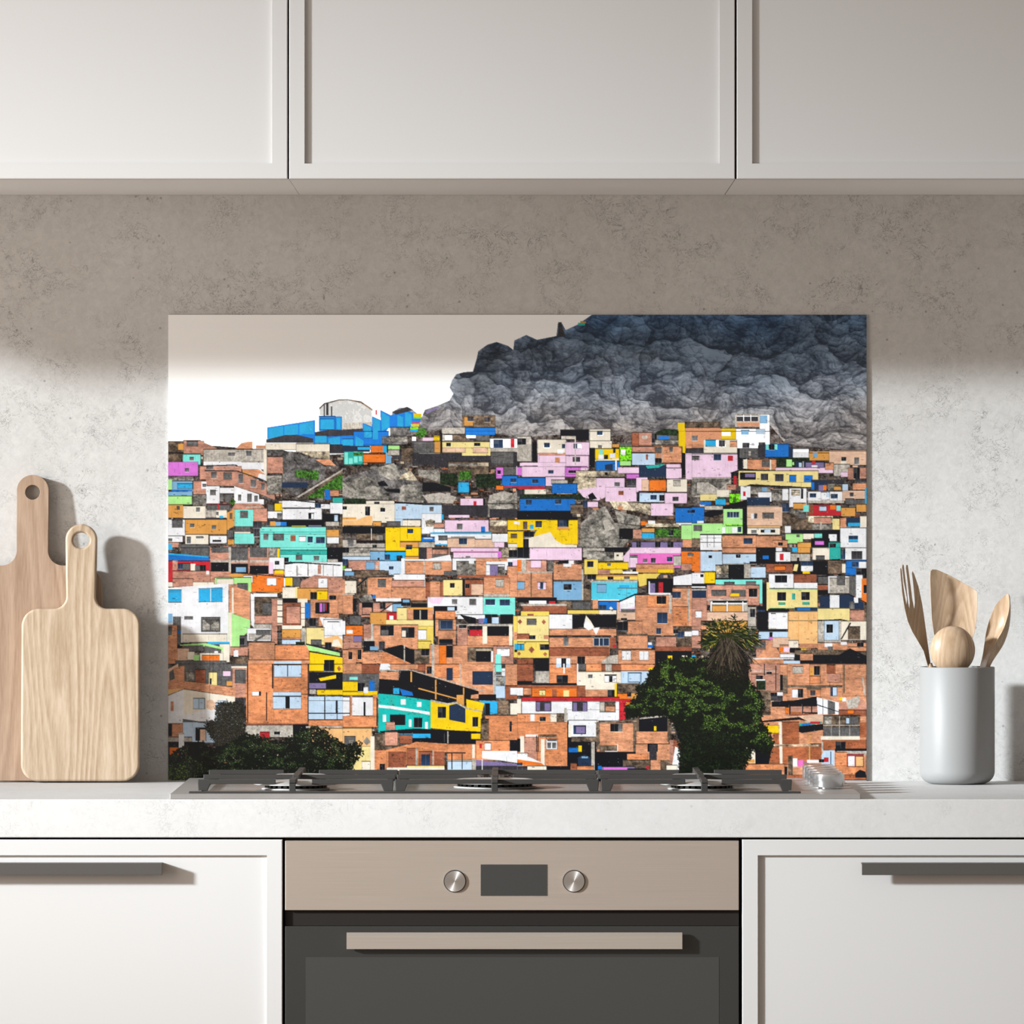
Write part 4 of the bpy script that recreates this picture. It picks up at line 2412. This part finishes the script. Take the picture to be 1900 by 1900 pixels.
def inv(o, parent):            # keep world coordinates of a mesh built in world space
    o.matrix_parent_inverse = Matrix.Translation(-Vector(parent.location)); return o
def part(name, bm, m, parent, **kw):
    top = parent
    o = obj(name, bm, m, parent, **kw)
    while top.parent: top = top.parent
    if parent is top: o.matrix_parent_inverse = Matrix.Translation(-Vector(top.location))
    return o
# ---------------------------------------------------------------- room
XL, XR = -1.75, 1.95
bm = bmesh.new(); box(bm, XL, XR, 0, .12, 0, 2.6); tag(obj('wall_back', bm, M['wall']), kind='structure')
M['floor'] = wood('oak_floor', srgb('b9a084'), srgb('8f7558'), .5, .2)
bm = bmesh.new(); box(bm, XL, XR, -3.2, .12, -.05, 0); tag(obj('floor', bm, M['floor']), kind='structure')
# ---------------------------------------------------------------- worktop
bm = bmesh.new(); box(bm, XL+.02, XR-.02, -.6, -.0005, .8498, .9)
tag(obj('worktop', bm, M['top'], bevel=.0012), 'thick pale speckled stone worktop running under the gas hob', 'worktop')
# ---------------------------------------------------------------- cabinet doors
def panel_door(name, parent, x0, x1, z0, z1, yb, yf, fr=.0205, rec=.005):
    """A slab door with a flat field sunk behind a narrow border."""
    bm = bmesh.new()
    def ring(a, y): return [bm.verts.new(p) for p in ((x0+a, y, z0+a), (x1-a, y, z0+a), (x1-a, y, z1-a), (x0+a, y, z1-a))]
    A, B, Cc, D, E = ring(0, yb), ring(0, yf+.001), ring(.001, yf), ring(fr, yf), ring(fr+.0002, yf+rec)
    for p, q in ((A, B), (B, Cc), (Cc, D), (D, E)):
        for i in range(4): bm.faces.new((p[i], p[(i+1) % 4], q[(i+1) % 4], q[i]))
    bm.faces.new(list(reversed(A))); bm.faces.new(E)
    return part(name, bm, M['white'], parent)
def wall_cabinet(px0, px1, label):
    yf = -.47; x0, x1 = X(px0, yf), X(px1, yf); z0 = Z(332, yf); z1 = z0+.74
    e = tag(empty('wall_cabinet', ((x0+x1)/2, -.225, z0)), label, 'cabinet')
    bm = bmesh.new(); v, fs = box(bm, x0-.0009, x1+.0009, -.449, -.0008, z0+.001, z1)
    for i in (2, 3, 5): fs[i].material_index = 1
    part('cabinet_body', bm, [M['white_lift'], M['dark']], e)
    panel_door('cabinet_door', e, x0, x1, z0, z1, -.4495, yf)
    return e
wall_cabinet(-1128, -299, 'outermost white wall cabinet, beyond the one over the cutting boards')
wall_cabinet(-296, 533.5, 'white wall cabinet over the cutting boards, its border groove stopping short of the gap')
wall_cabinet(536.5, 1363.5, 'white wall cabinet directly above the printed splashback, between two others')
wall_cabinet(1367, 2196, 'white wall cabinet above the utensil pot, shaded towards its upper corner')
def edge_pull(parent, px0, px1):
    yf = -.595; x0, x1 = X(px0, -.6), X(px1, -.6); zt, zb = Z(1602, -.62), Z(1624, -.62)
    bm = bmesh.new()
    box(bm, x0, x1, -.6170, -.6145, zb, zt)
    box(bm, x0, x1, -.6145, -.5950, zt-.0022, zt)
    return part('handle', bm, M['handle'], parent, bevel=.0004)
def base_cabinet(px0, px1, h0, h1, label):
    yf = -.6; x0, x1 = X(px0, yf), X(px1, yf); z1 = Z(1558, yf)
    e = tag(empty('base_cabinet', ((x0+x1)/2, -.3, 0)), label, 'cabinet')
    bm = bmesh.new(); box(bm, x0-.0015, x1+.0015, -.577, -.003, .1, .8493)
    part('cabinet_body', bm, M['dark'], e)
    bm = bmesh.new(); box(bm, x0, x1, -.53, -.515, 0.0005, .1); part('plinth', bm, M['white'], e)
    d = panel_door('cabinet_door', e, x0, x1, .11, z1, -.5775, yf)
    h = edge_pull(e, h0, h1); h.name = 'handle'; h['label'] = 'flat charcoal edge pull'
    return e
base_cabinet(-322, 524, -600+500, 302, 'white base cabinet beside the oven, below the cutting boards')
base_cabinet(1377, 2223, 1598, 2000, 'white base cabinet beside the oven, below the utensil pot')
# ---------------------------------------------------------------- oven
ox0, ox1 = X(529, -.6), X(1371, -.6)
e = tag(empty('oven', (0, -.3, .1)), 'built-in oven with taupe metal fascia and dark glass door under the hob', 'oven')
bm = bmesh.new(); box(bm, ox0-.001, ox1+.001, -.578, -.003, .1, .8493); part('oven_body', bm, M['slot'], e)
bm = bmesh.new(); box(bm, ox0, ox1, -.6, -.5785, Z(1689, -.6), Z(1560, -.6)); cp = part('control_panel', bm, M['oven_panel'], e, bevel=.0006)
cp['label'] = 'taupe brushed metal fascia'
bm = bmesh.new(); box(bm, ox0, ox1, -.5925, -.5785, Z(1718, -.6), Z(1689, -.6)-.0003); part('vent_slot', bm, M['slot'], e)
bm = bmesh.new(); box(bm, ox0, ox1, -.599, -.5785, .12, Z(1718.5, -.6)); od = part('oven_door', bm, M['oven_glass'], e, bevel=.0006)
bm = bmesh.new(); box(bm, X(567, -.6), X(1334, -.6), -.5993, -.5985, .17, Z(1776, -.6)); part('door_window', bm, M['oven_window'], od)
bm = bmesh.new(); x0, x1 = X(643, -.61), X(1266, -.61); zt, zb = Z(1730.5, -.61), Z(1761, -.61)
prof = [(-.604, zb), (-.6105, zb), (-.6105, zt-.0045), (-.6065, zt), (-.604, zt)]
for xx in (x0, x1): [bm.verts.new((xx, y, z)) for y, z in prof]
bm.verts.ensure_lookup_table(); n = len(prof)
bm.faces.new([bm.verts[i] for i in range(n)]); bm.faces.new([bm.verts[n+i] for i in reversed(range(n))])
for i in range(n): bm.faces.new([bm.verts[q] for q in (i, (i+1) % n, n+(i+1) % n, n+i)])
for xx in (x0+.03, x1-.045): box(bm, xx, xx+.015, -.605, -.5988, zb+.006, zt-.006)
hd = part('handle', bm, M['oven_bar'], od); hd['label'] = 'long taupe metal bar handle'
for px in (844, 1065):
    bm = bmesh.new(); cx, cz, r = X(px, -.6), Z(1635, -.6), 19.6*8.8/F
    cyl(bm, (cx, -.5995, cz), r+.0009, .0012, 'Y', 64, mi=1)
    cyl(bm, (0+cx, -.6005, cz), r, .0022, 'Y', 64, r*.985)
    me_c = Vector((cx, -.6, cz)); bmesh.ops.translate(bm, verts=bm.verts, vec=-me_c)
    k = obj('oven_knob', bm, [M['spun'], M['black']], e); k.location = me_c-Vector(e.location); sharp(k)
    k['label'] = 'round spun steel dial'
bm = bmesh.new(); box(bm, X(892, -.6), X(1015, -.6), -.6006, -.5995, Z(1662, -.6), Z(1604, -.6)); dp = part('display', bm, M['display'], e); dp['label'] = 'blank dark display window'
# ---------------------------------------------------------------- splashback with the print
e = tag(empty('splashback_panel', (X(960), -.004, .9005)), 'glossy splashback printed with a colourful hillside town, leaning flat on the stone wall', 'splashback')
px0, px1, pz0, pz1 = X(312, -.006), X(1608, -.006), Z(1448, -.006), Z(584, -.006)
bm = bmesh.new(); box(bm, px0, px1, -.0039, -.0004, pz0-.0006, pz1); part('panel', bm, M['board'], e)
img = paint(DATA).astype(np.float32)
lin = np.where(img <= .04045, img/12.92, ((img+.055)/1.055)**2.4)
sky_mask = np.clip((img.min(2)-.88)/.03, 0, 1)*(np.arange(PH)[:, None] < 255)
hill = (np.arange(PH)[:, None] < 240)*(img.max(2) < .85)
lin *= (INK*(1+(SKY_LIFT-1)*sky_mask)*(1+(HILL_LIFT-1)*hill))[..., None]
nx, nz = PW+1, PH+1
co = np.empty((nz, nx, 3), np.float32)
co[..., 0] = np.linspace(px0, px1, nx)[None, :]; co[..., 1] = -.0042; co[..., 2] = np.linspace(pz1, pz0, nz)[:, None]
me = bpy.data.meshes.new('print')
me.vertices.add(nx*nz); me.vertices.foreach_set('co', co.ravel())
i = (np.arange(PH)[:, None]*nx+np.arange(PW)[None, :]).astype(np.int32)
quads = np.stack([i, i+nx, i+nx+1, i+1], -1).reshape(-1, 4)
me.loops.add(quads.size); me.loops.foreach_set('vertex_index', quads.ravel())
me.polygons.add(len(quads)); me.polygons.foreach_set('loop_start', np.arange(0, quads.size, 4, dtype=np.int32))
me.update(calc_edges=True)
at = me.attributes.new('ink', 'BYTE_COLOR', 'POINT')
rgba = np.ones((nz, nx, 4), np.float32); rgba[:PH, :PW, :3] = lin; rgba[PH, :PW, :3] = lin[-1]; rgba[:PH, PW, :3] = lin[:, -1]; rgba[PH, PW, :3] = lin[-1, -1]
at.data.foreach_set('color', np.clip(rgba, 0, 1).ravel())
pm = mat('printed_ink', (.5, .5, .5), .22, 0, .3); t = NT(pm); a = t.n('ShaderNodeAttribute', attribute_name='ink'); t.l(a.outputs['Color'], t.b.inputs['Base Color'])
me.materials.append(pm)
po = bpy.data.objects.new('print', me); COL.objects.link(po); po.parent = e; inv(po, e)
po['label'] = 'photo print of brick and painted houses climbing a rocky hill'
# ---------------------------------------------------------------- hob
zp = .9068
e = tag(empty('gas_hob', (0, -.34, .9)), 'stainless steel gas hob with black grates and a row of knobs at one end', 'hob')
bm = bmesh.new(); box(bm, X(315, -.598), X(1597, -.598), -.598, -.065, .9002, zp); part('hob_plate', bm, M['steel'], e, bevel=.0008)
yw = -.575
bm = bmesh.new(); box(bm, X(350, yw), X(1486, yw), yw, yw+.006, zp-.0002, zp+.0026); part('front_trim', bm, M['iron'], e, bevel=.001)
bm = bmesh.new()
for yy in (-.565, -.10): box(bm, X(378, yy), X(1470, yy), yy, yy+.004, zp-.0002, zp+.0006)
for xx in (X(372, -.5), X(1466, -.5)): box(bm, xx-.002, xx+.002, -.56, -.1, zp-.0002, zp+.0008)
part('well_rim', bm, M['steel'], e)
YF, YM, YB = -.50, -.335, -.17          # rail rows
def burner(cx, cy, r, wide=False):
    bm = bmesh.new(); b0 = zp
    lathe(bm, [(0, b0+.0002), (r*.80, b0+.0002), (r*.82, b0+.0018), (r*.70, b0+.003), (r*.0, b0+.003)], (cx, cy, 0), 64)
    bb = part('burner', bm, M['steel_hi'], e, smooth=True)
    bm = bmesh.new()
    n = 30
    lathe(bm, [(0, b0+.003), (r*.62, b0+.003), (r*.62, b0+.0068), (0, b0+.0068)], (cx, cy, 0), 64)
    for i in range(n):
        a = 2*math.pi*i/n; v, fs = box(bm, r*.60, r*.74, -r*.045, r*.045, b0+.003, b0+.0066)
        bmesh.ops.rotate(bm, verts=v, cent=(0, 0, 0), matrix=Matrix.Rotation(a, 3, 'Z')); bmesh.ops.translate(bm, verts=v, vec=(cx, cy, 0))
    part('flame_ring', bm, M['black'], bb)
    bm = bmesh.new()
    lathe(bm, [(0, b0+.0064), (r*.75, b0+.0064), (r*.97, b0+.0068), (r, b0+.0074), (r*.96, b0+.0086), (r*.84, b0+.0106), (r*.70, b0+.0122), (r*.62, b0+.0122), (r*.55, b0+.0114), (r*.2, b0+.0122), (0, b0+.0122)], (cx, cy, 0), 80)
    c = part('burner_cap', bm, M['steel_hi'], bb, smooth=True)
for px, y, r in ((549, -.455, .056), (549, -.24, .046), (918, -.40, .068), (1302, -.455, .056), (1302, -.24, .046)):
    burner(X(px, -.45), y, r)
def grate(pl, pr, pc, mid_front_gap, side):
    bm = bmesh.new(); w = .0055; h = .0062; zt = .9222
    xl, xr, xc = X(pl, YF), X(pr, YF), X(pc, YF)
    def rail(a, b, y, z1=zt, hh=h): box(bm, a, b, y-w/2, y+w/2, z1-hh, z1)
    gap = .024
    for y, g in ((YF, mid_front_gap), (YM, not mid_front_gap), (YB, mid_front_gap)):
        if g: rail(xl, xc-gap, y); rail(xc+gap, xr, y)
        else: rail(xl, xr, y)
    for xx in (xl+.004, xr-w-.004):            # low ties join the feet front to back
        box(bm, xx, xx+w, YF+w/2, YB-w/2, zp+.003, zp+.0065)
    for xx, s in ((xl, 1), (xr, -1)):          # corner feet, tapered blocks
        for y in (YF, YB):
            lw = .017
            a, b = (xx, xx+lw) if s > 0 else (xx-lw, xx)
            v, fs = box(bm, a, b, y-w/2, y+w/2+.004, zp+.0002, zt-h*.8)
            for q in v[:4]: q.co.x = (a+b)/2+(q.co.x-(a+b)/2)*.72-(s*lw*.10)
    g_ = part('pan_support', bm, M['iron'], e, bevel=.0007)
    bm = bmesh.new()
    zc2 = zt+.0022; cw = .0085
    y0, y1 = YF-.055, YB+.045
    box(bm, xc-cw/2, xc+cw/2, y0, y0+.085, zc2-.006, zc2-.0004)
    box(bm, xc-cw/2, xc+cw/2, y0, y0+.007, zp+.0004, zc2-.004)
    box(bm, xc-cw/2, xc+cw/2, YM-.075, YM+.075, zc2-.0062, zc2)
    box(bm, xc-cw/2, xc+cw/2, y1-.085, y1, zc2-.006, zc2-.0004)
    box(bm, xc-cw/2, xc+cw/2, y1-.007, y1, zp+.0004, zc2-.004)
    part('crossbar', bm, M['iron'], g_, bevel=.0006)
grate(367, 730, 545, True, 0)
grate(733, 1111, 918, False, 1)
grate(1115, 1469, 1305, True, 2)
for i in range(5):
    y = -.425+i*.078
    bm = bmesh.new(); r = .0213
    lathe(bm, [(0, 0), (r*.62, 0), (r*.62, .0018), (r*.97, .0022), (r, .0034), (r, .0195), (r*.95, .0205), (r*.86, .0208), (0, .0204)], (.4236, y, zp+.0002), 64)
    k = part('control_knob', bm, M['chrome'], e); sharp(k, 30)
# ---------------------------------------------------------------- cutting boards
def rounded(pts, r, n=8):
    """pts with a corner radius each (r list); convex and concave corners alike."""
    out = []
    for i, p in enumerate(pts):
        a, b = Vector(pts[i-1]), Vector(pts[(i+1) % len(pts)]); p = Vector(p)
        u, v = (a-p).normalized(), (b-p).normalized(); th = u.angle(v); d = r[i]/math.tan(th/2)
        s, t = p+u*d, p+v*d; c = p+(u+v).normalized()*(r[i]/math.sin(th/2))
        a0 = math.atan2(s.y-c.y, s.x-c.x); a1 = math.atan2(t.y-c.y, t.x-c.x); da = (a1-a0+math.pi) % (2*math.pi)-math.pi
        out += [(c.x+r[i]*math.cos(a0+da*k/n), c.y+r[i]*math.sin(a0+da*k/n)) for k in range(n+1)]
    return out
def cutting_board(name, cxp, hw, hh, bw, yb, th, ztop, zbody, holez, hr, m, label, rad, tilt):
    """hw handle width at top, hh at its neck, bw body width, all in metres."""
    H, zb = ztop, zbody
    pts = [(-bw/2, 0), (bw/2, 0), (bw/2, zb), (hh/2, zb), (hw/2, H), (-hw/2, H), (-hh/2, zb), (-bw/2, zb)]
    rr = [rad, rad, rad, rad*.7, hw*.485, hw*.485, rad*.7, rad]
    out = rounded(pts, rr, 12)
    bm = bmesh.new()
    lo = [bm.verts.new((x, 0, z)) for x, z in out]
    ho = [bm.verts.new((hr*math.cos(2*math.pi*i/40), 0, holez+hr*math.sin(2*math.pi*i/40))) for i in range(40)]
    ed = [bm.edges.new((a, b)) for L_ in (lo, ho) for a, b in zip(L_, L_[1:]+L_[:1])]
    g = bmesh.ops.triangle_fill(bm, use_beauty=True, use_dissolve=False, edges=ed, normal=(0, -1, 0))
    r = bmesh.ops.extrude_face_region(bm, geom=list(bm.faces))
    vs = [q for q in r['geom'] if isinstance(q, bmesh.types.BMVert)]
    bmesh.ops.translate(bm, verts=vs, vec=(0, -th, 0))
    bmesh.ops.dissolve_limit(bm, angle_limit=.001, verts=bm.verts, edges=bm.edges)
    o = obj(name, bm, m, bevel=.0035, seg=4)
    o.data.polygons.foreach_set('use_smooth', [True]*len(o.data.polygons))
    o.modifiers['bevel'].harden_normals = True
    o.location = (cxp, yb, .9004+.0008); o.rotation_euler = (-tilt, 0, 0)
    return tag(o, label, 'cutting board')
cutting_board('cutting_board', X(58.5, -.04), .045, .044, .196, -.034, .015, (Z(884, -.01)-.9)*1.002, (Z(1051, -.01)-.9), (Z(915, -.01)-.9), .0103, M['wood_deep'],
              'larger darker wooden cutting board with holed handle, leaning behind the pale one', .03, math.radians(4.3))
cutting_board('cutting_board', X(149, -.06), .045, .041, .1655, -.0515, .0155, (Z(974, -.03)-.9), (Z(1131, -.03)-.9), (Z(1004, -.03)-.9), .0112, M['wood_pale'],
              'smaller pale wooden cutting board with a holed handle, standing in front of the larger board', .024, math.radians(4.3))
# ---------------------------------------------------------------- utensil pot
cx, cy = X(1776, -.098), -.098
pr = 70*9.25/F
zt = Z(1237.5, -.098)-.9
prof = [(0, .0012), (pr*.62, .0008), (pr*.70, .0)] + [(pr-.0175+.0175*math.sin(a), .0175-.0175*math.cos(a)) for a in [math.radians(q) for q in range(20, 91, 7)]] + [(pr, .03), (pr, zt-.001), (pr-.0008, zt), (pr-.0028, zt), (pr-.0036, zt-.001), (pr-.0036, .012), (pr-.014, .0055), (0, .0055)]
bm = bmesh.new(); lathe(bm, prof, (0, 0, 0), 96)
pot = obj('utensil_pot', bm, M['ceramic'], smooth=True); pot.location = (cx, cy, .9004)
tag(pot, 'smooth white ceramic pot holding wooden utensils on the worktop', 'pot')
def loft(bm, st, n=12):
    """st: (centre, width dir, normal, half width, thickness, hollow) along a tool."""
    rings = []
    for c, w, N, hw, th, hol in st:
        c, w, N = Vector(c), Vector(w).normalized(), Vector(N).normalized(); R = []
        for k in range(n+1):
            u = -1+2*k/n; R.append(c+w*hw*u-N*hol*(1-u*u))
        for k in range(n+1):
            u = 1-2*k/n; R.append(c+w*hw*u*.985-N*(hol*(1-u*u)+th*(1-abs(u)**4)**.5))
        rings.append([bm.verts.new(p) for p in R])
    m = len(rings[0])
    for a, b in zip(rings, rings[1:]):
        for i in range(m): bm.faces.new((a[i], a[(i+1) % m], b[(i+1) % m], b[i]))
    bm.faces.new(rings[0]); bm.faces.new(list(reversed(rings[-1])))
    bmesh.ops.remove_doubles(bm, verts=bm.verts, dist=.00001)
def rod(bm, a, b, r0, r1, n=16):
    a, b = Vector(a), Vector(b); d = (b-a).normalized(); u = d.orthogonal().normalized(); v = d.cross(u)
    A = [bm.verts.new(a+(u*math.cos(2*math.pi*i/n)+v*math.sin(2*math.pi*i/n))*r0) for i in range(n)]
    B = [bm.verts.new(b+(u*math.cos(2*math.pi*i/n)+v*math.sin(2*math.pi*i/n))*r1) for i in range(n)]
    for i in range(n): bm.faces.new((A[i], A[(i+1) % n], B[(i+1) % n], B[i]))
    bm.faces.new(A); bm.faces.new(B)
BASE = .9004+.0062
def tool(name, bm, label, cat, loc):
    bmesh.ops.translate(bm, verts=bm.verts, vec=-Vector(loc))
    o = obj(name, bm, M['wood_tool']); o.location = loc; sharp(o, 50)
    s = o.modifiers.new('soft', 'SUBSURF'); s.levels = s.render_levels = 1
    return tag(o, label, cat)
# spatula: flat blade with a slanted end
yS = -.082
P_ = lambda x, y, d: (X(x, d), d, Z(y, d))
pts = [(1763,1236),(1752,1222),(1741,1200),(1732,1175),(1728.5,1150),(1727,1110),(1726,1075),(1727,1060),(1731,1056.5),(1739,1057),(1760,1066),(1784,1079),(1806,1092),(1812,1097),(1813.5,1103),(1813,1130),(1811,1155),(1808,1172),(1803,1186),(1793,1203),(1780,1222),(1773,1236)]
def slab(pts, ybase, th, bend):
    bm = bmesh.new(); vs = [bm.verts.new((X(a, ybase), 0, Z(b, ybase))) for a, b in pts]
    ed = [bm.edges.new((a, b)) for a, b in zip(vs, vs[1:]+vs[:1])]
    bmesh.ops.triangle_fill(bm, use_beauty=True, edges=ed, normal=(0, -1, 0))
    z0, z1 = min(v.co.z for v in vs), max(v.co.z for v in vs)
    for k in range(1, 18):
        zc = z0+(z1-z0)*k/18
        bmesh.ops.bisect_plane(bm, geom=list(bm.verts)+list(bm.edges)+list(bm.faces), dist=1e-6, plane_co=(0, 0, zc), plane_no=(0, 0, 1))
    x0, x1 = min(v.co.x for v in bm.verts), max(v.co.x for v in bm.verts)
    for k in range(1, 8):
        bmesh.ops.bisect_plane(bm, geom=list(bm.verts)+list(bm.edges)+list(bm.faces), dist=1e-6, plane_co=(x0+(x1-x0)*k/8, 0, 0), plane_no=(1, 0, 0))
    r = bmesh.ops.extrude_face_region(bm, geom=list(bm.faces))
    top = [q for q in r['geom'] if isinstance(q, bmesh.types.BMVert)]
    bmesh.ops.translate(bm, verts=top, vec=(0, -th, 0))
    for v in bm.verts: v.co.y += ybase+bend(v.co.x, v.co.z)
    return bm
bm = slab(pts, yS, .0042, lambda x, z: -.35*(x-X(1770, yS))**2/.05+.02*max(0, z-1.10)/.1)
rod(bm, P_(1768, 1232, yS-.001), (cx-.022, cy+.022, BASE+.004), .0042, .0046)
o = obj('wooden_spatula', bm, M['wood_tool'], bevel=.0008); sharp(o, 50)
o.data.transform(Matrix.Translation((-X(1768, yS), -yS, -1.06))); o.location = (X(1768, yS), yS, 1.06)
tag(o, 'wooden spatula with a broad slanted blade, standing at the back of the white pot', 'spatula')
# fork
yK = -.100
pts = [(1724,1240),(1714,1208),(1702,1188),(1692,1172),(1683,1152),(1677,1128),(1672.5,1098),(1670,1066),(1669.5,1056),(1671,1053),(1672.5,1058),(1674.5,1084),(1678,1108),(1681,1122),(1681.8,1110),(1676,1078),(1673.3,1052),(1674.5,1046.5),(1676.6,1049),(1680,1082),(1684,1118),(1686,1129),(1687,1118),(1683.5,1080),(1680.6,1054),(1681.4,1048),(1684.2,1048.5),(1687,1070),(1692,1112),(1695.5,1130),(1697,1118),(1694,1082),(1692,1064),(1693.4,1059.5),(1696.5,1066),(1704,1088),(1711,1122),(1717,1162),(1722,1196),(1729,1238)]
bm = slab(pts, yK, .0035, lambda x, z: -.014*math.sin(max(0, min(1, (z-Z(1240, yK))/.145))*math.pi)+.55*(x-X(1680, yK)))
rod(bm, (X(1726, yK), yK+.0145+.0025, Z(1232, yK)), (cx+.018, cy-.010, BASE+.004), .0038, .0042)
o = obj('wooden_fork', bm, M['wood_tool'], bevel=.0006); sharp(o, 50)
o.data.transform(Matrix.Translation((-X(1720, yK), -yK, -1.06))); o.location = (X(1720, yK), yK, 1.06)
tag(o, 'wooden salad fork with four long curved tines leaning out of the white pot', 'fork')
# round ladle, its convex back towards the room
yL = -.112
lc = Vector(P_(1767.5, 1206, yL)); R = 42.0*9.28/F
bm = bmesh.new()
bmesh.ops.create_uvsphere(bm, u_segments=48, v_segments=24, radius=1.0)
for v in bm.verts:
    y = v.co.y
    v.co = Vector((v.co.x*R, (v.co.y if y < 0 else -y*.72+.0)*R*.62, v.co.z*R*1.07))
    if y > 0: v.co.y += .0
bmesh.ops.translate(bm, verts=bm.verts, vec=lc)
rod(bm, lc+Vector((0, -.002, -R*.95)), (cx+.002, cy-.022, BASE+.004), .0045, .0048)
tool('wooden_ladle', bm, 'round-backed wooden ladle resting low in front of the spatula', 'ladle', (lc.x, lc.y, lc.z))
# spoon, bowl turned towards the fork
yQ = -.094
Wd, Nn = Vector((.55, -.83, .08)), Vector((-.84, -.54, .06))
bm = bmesh.new(); st = []; K = (DW+yQ)/F
for py_, l_, m_, r_, hol in [(1262,1814,1824,1832,0),(1237,1818,1828,1838,0),(1216,1824,1836,1853,.0005),(1203,1825.5,1841,1864,.004),(1194,1827,1846,1871,.0075),(1182,1829,1853,1877.5,.0105),(1172,1830.5,1859,1882,.0125),(1162,1833,1863,1885,.014),(1152,1836,1866,1886,.0145),(1142,1839,1869,1886.5,.0135),(1132,1843,1871,1885.5,.0112),(1122,1848,1872,1883,.0078),(1114,1854,1872,1880,.005),(1107,1861,1871.5,1877,.0022),(1102,1868,1871,1873,.0003)]:
    tot = (r_-m_)*K/.84; st.append((P_((l_+m_)/2, py_, yQ), Wd, Nn, (m_-l_)/2*K/.55, max(.0016, tot-hol), min(hol, tot-.0016)))
loft(bm, st, 16)
rod(bm, P_(1824, 1258, yQ+.001), (cx+.004, cy+.034, BASE+.004), .0040, .0042)
tool('wooden_spoon', bm, 'wooden spoon with a deep oval bowl leaning out of the pot, away from the fork', 'spoon', P_(1840, 1220, yQ))
# ---------------------------------------------------------------- light
w = bpy.data.worlds.new('room_glow'); sc.world = w; w.use_nodes = True; nt = w.node_tree
bg = nt.nodes['Background']; tc = nt.nodes.new('ShaderNodeTexCoord'); sx = nt.nodes.new('ShaderNodeSeparateXYZ'); nt.links.new(tc.outputs['Generated'], sx.inputs[0])
mr = nt.nodes.new('ShaderNodeMapRange'); mr.inputs[1].default_value = -.9; mr.inputs[2].default_value = .9; nt.links.new(sx.outputs[0], mr.inputs[0])
cr = nt.nodes.new('ShaderNodeMix'); cr.data_type = 'RGBA'; cr.inputs[6].default_value = AMB_L+(1,); cr.inputs[7].default_value = AMB_R+(1,)
nt.links.new(mr.outputs[0], cr.inputs[0]); nt.links.new(cr.outputs[2], bg.inputs['Color'])
mz = nt.nodes.new('ShaderNodeMapRange'); mz.inputs[1].default_value = 0; mz.inputs[2].default_value = 1; mz.inputs[3].default_value = AMB; mz.inputs[4].default_value = AMB*CEIL
nt.links.new(sx.outputs[2], mz.inputs[0]); nt.links.new(mz.outputs[0], bg.inputs['Strength'])
D = Vector((-1.93, -1.0, .60)).normalized()
L = bpy.data.lights.new('window_sun', 'SPOT'); lo = bpy.data.objects.new('window_sun', L); COL.objects.link(lo)
aim = Vector((.092, -.177, .94)); lo.location = aim+D*18.0; lo.rotation_euler = (-D).to_track_quat('-Z', 'Y').to_euler()
L.energy = SPOT; L.color = SPOT_COL; L.shadow_soft_size = .69; L.spot_size = math.radians(SPOT_DEG); L.spot_blend = SPOT_BL
L = bpy.data.lights.new('fill_left', 'AREA'); lo = bpy.data.objects.new('fill_left', L); COL.objects.link(lo)  # unseen warm fill lamp, added to brighten the shade towards the left
L.shape = 'RECTANGLE'; L.size = 1.2; L.size_y = 1.4; L.energy = FILL; L.color = FILL_COL
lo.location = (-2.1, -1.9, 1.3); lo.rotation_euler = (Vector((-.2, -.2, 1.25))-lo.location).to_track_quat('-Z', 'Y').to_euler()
# ---------------------------------------------------------------- camera
cam = bpy.data.cameras.new('camera'); co_ = bpy.data.objects.new('camera', cam); COL.objects.link(co_)
co_.location = (0, -DW, ZC); co_.rotation_euler = (math.pi/2, 0, 0)
cam.sensor_width = 36; cam.lens = F/1900*36; cam.clip_end = 100
sc.camera = co_
sc.view_settings.view_transform = 'Standard'; sc.view_settings.look = 'None'; sc.view_settings.gamma = 1; sc.view_settings.exposure = 0
sc.view_settings.use_curve_mapping = False
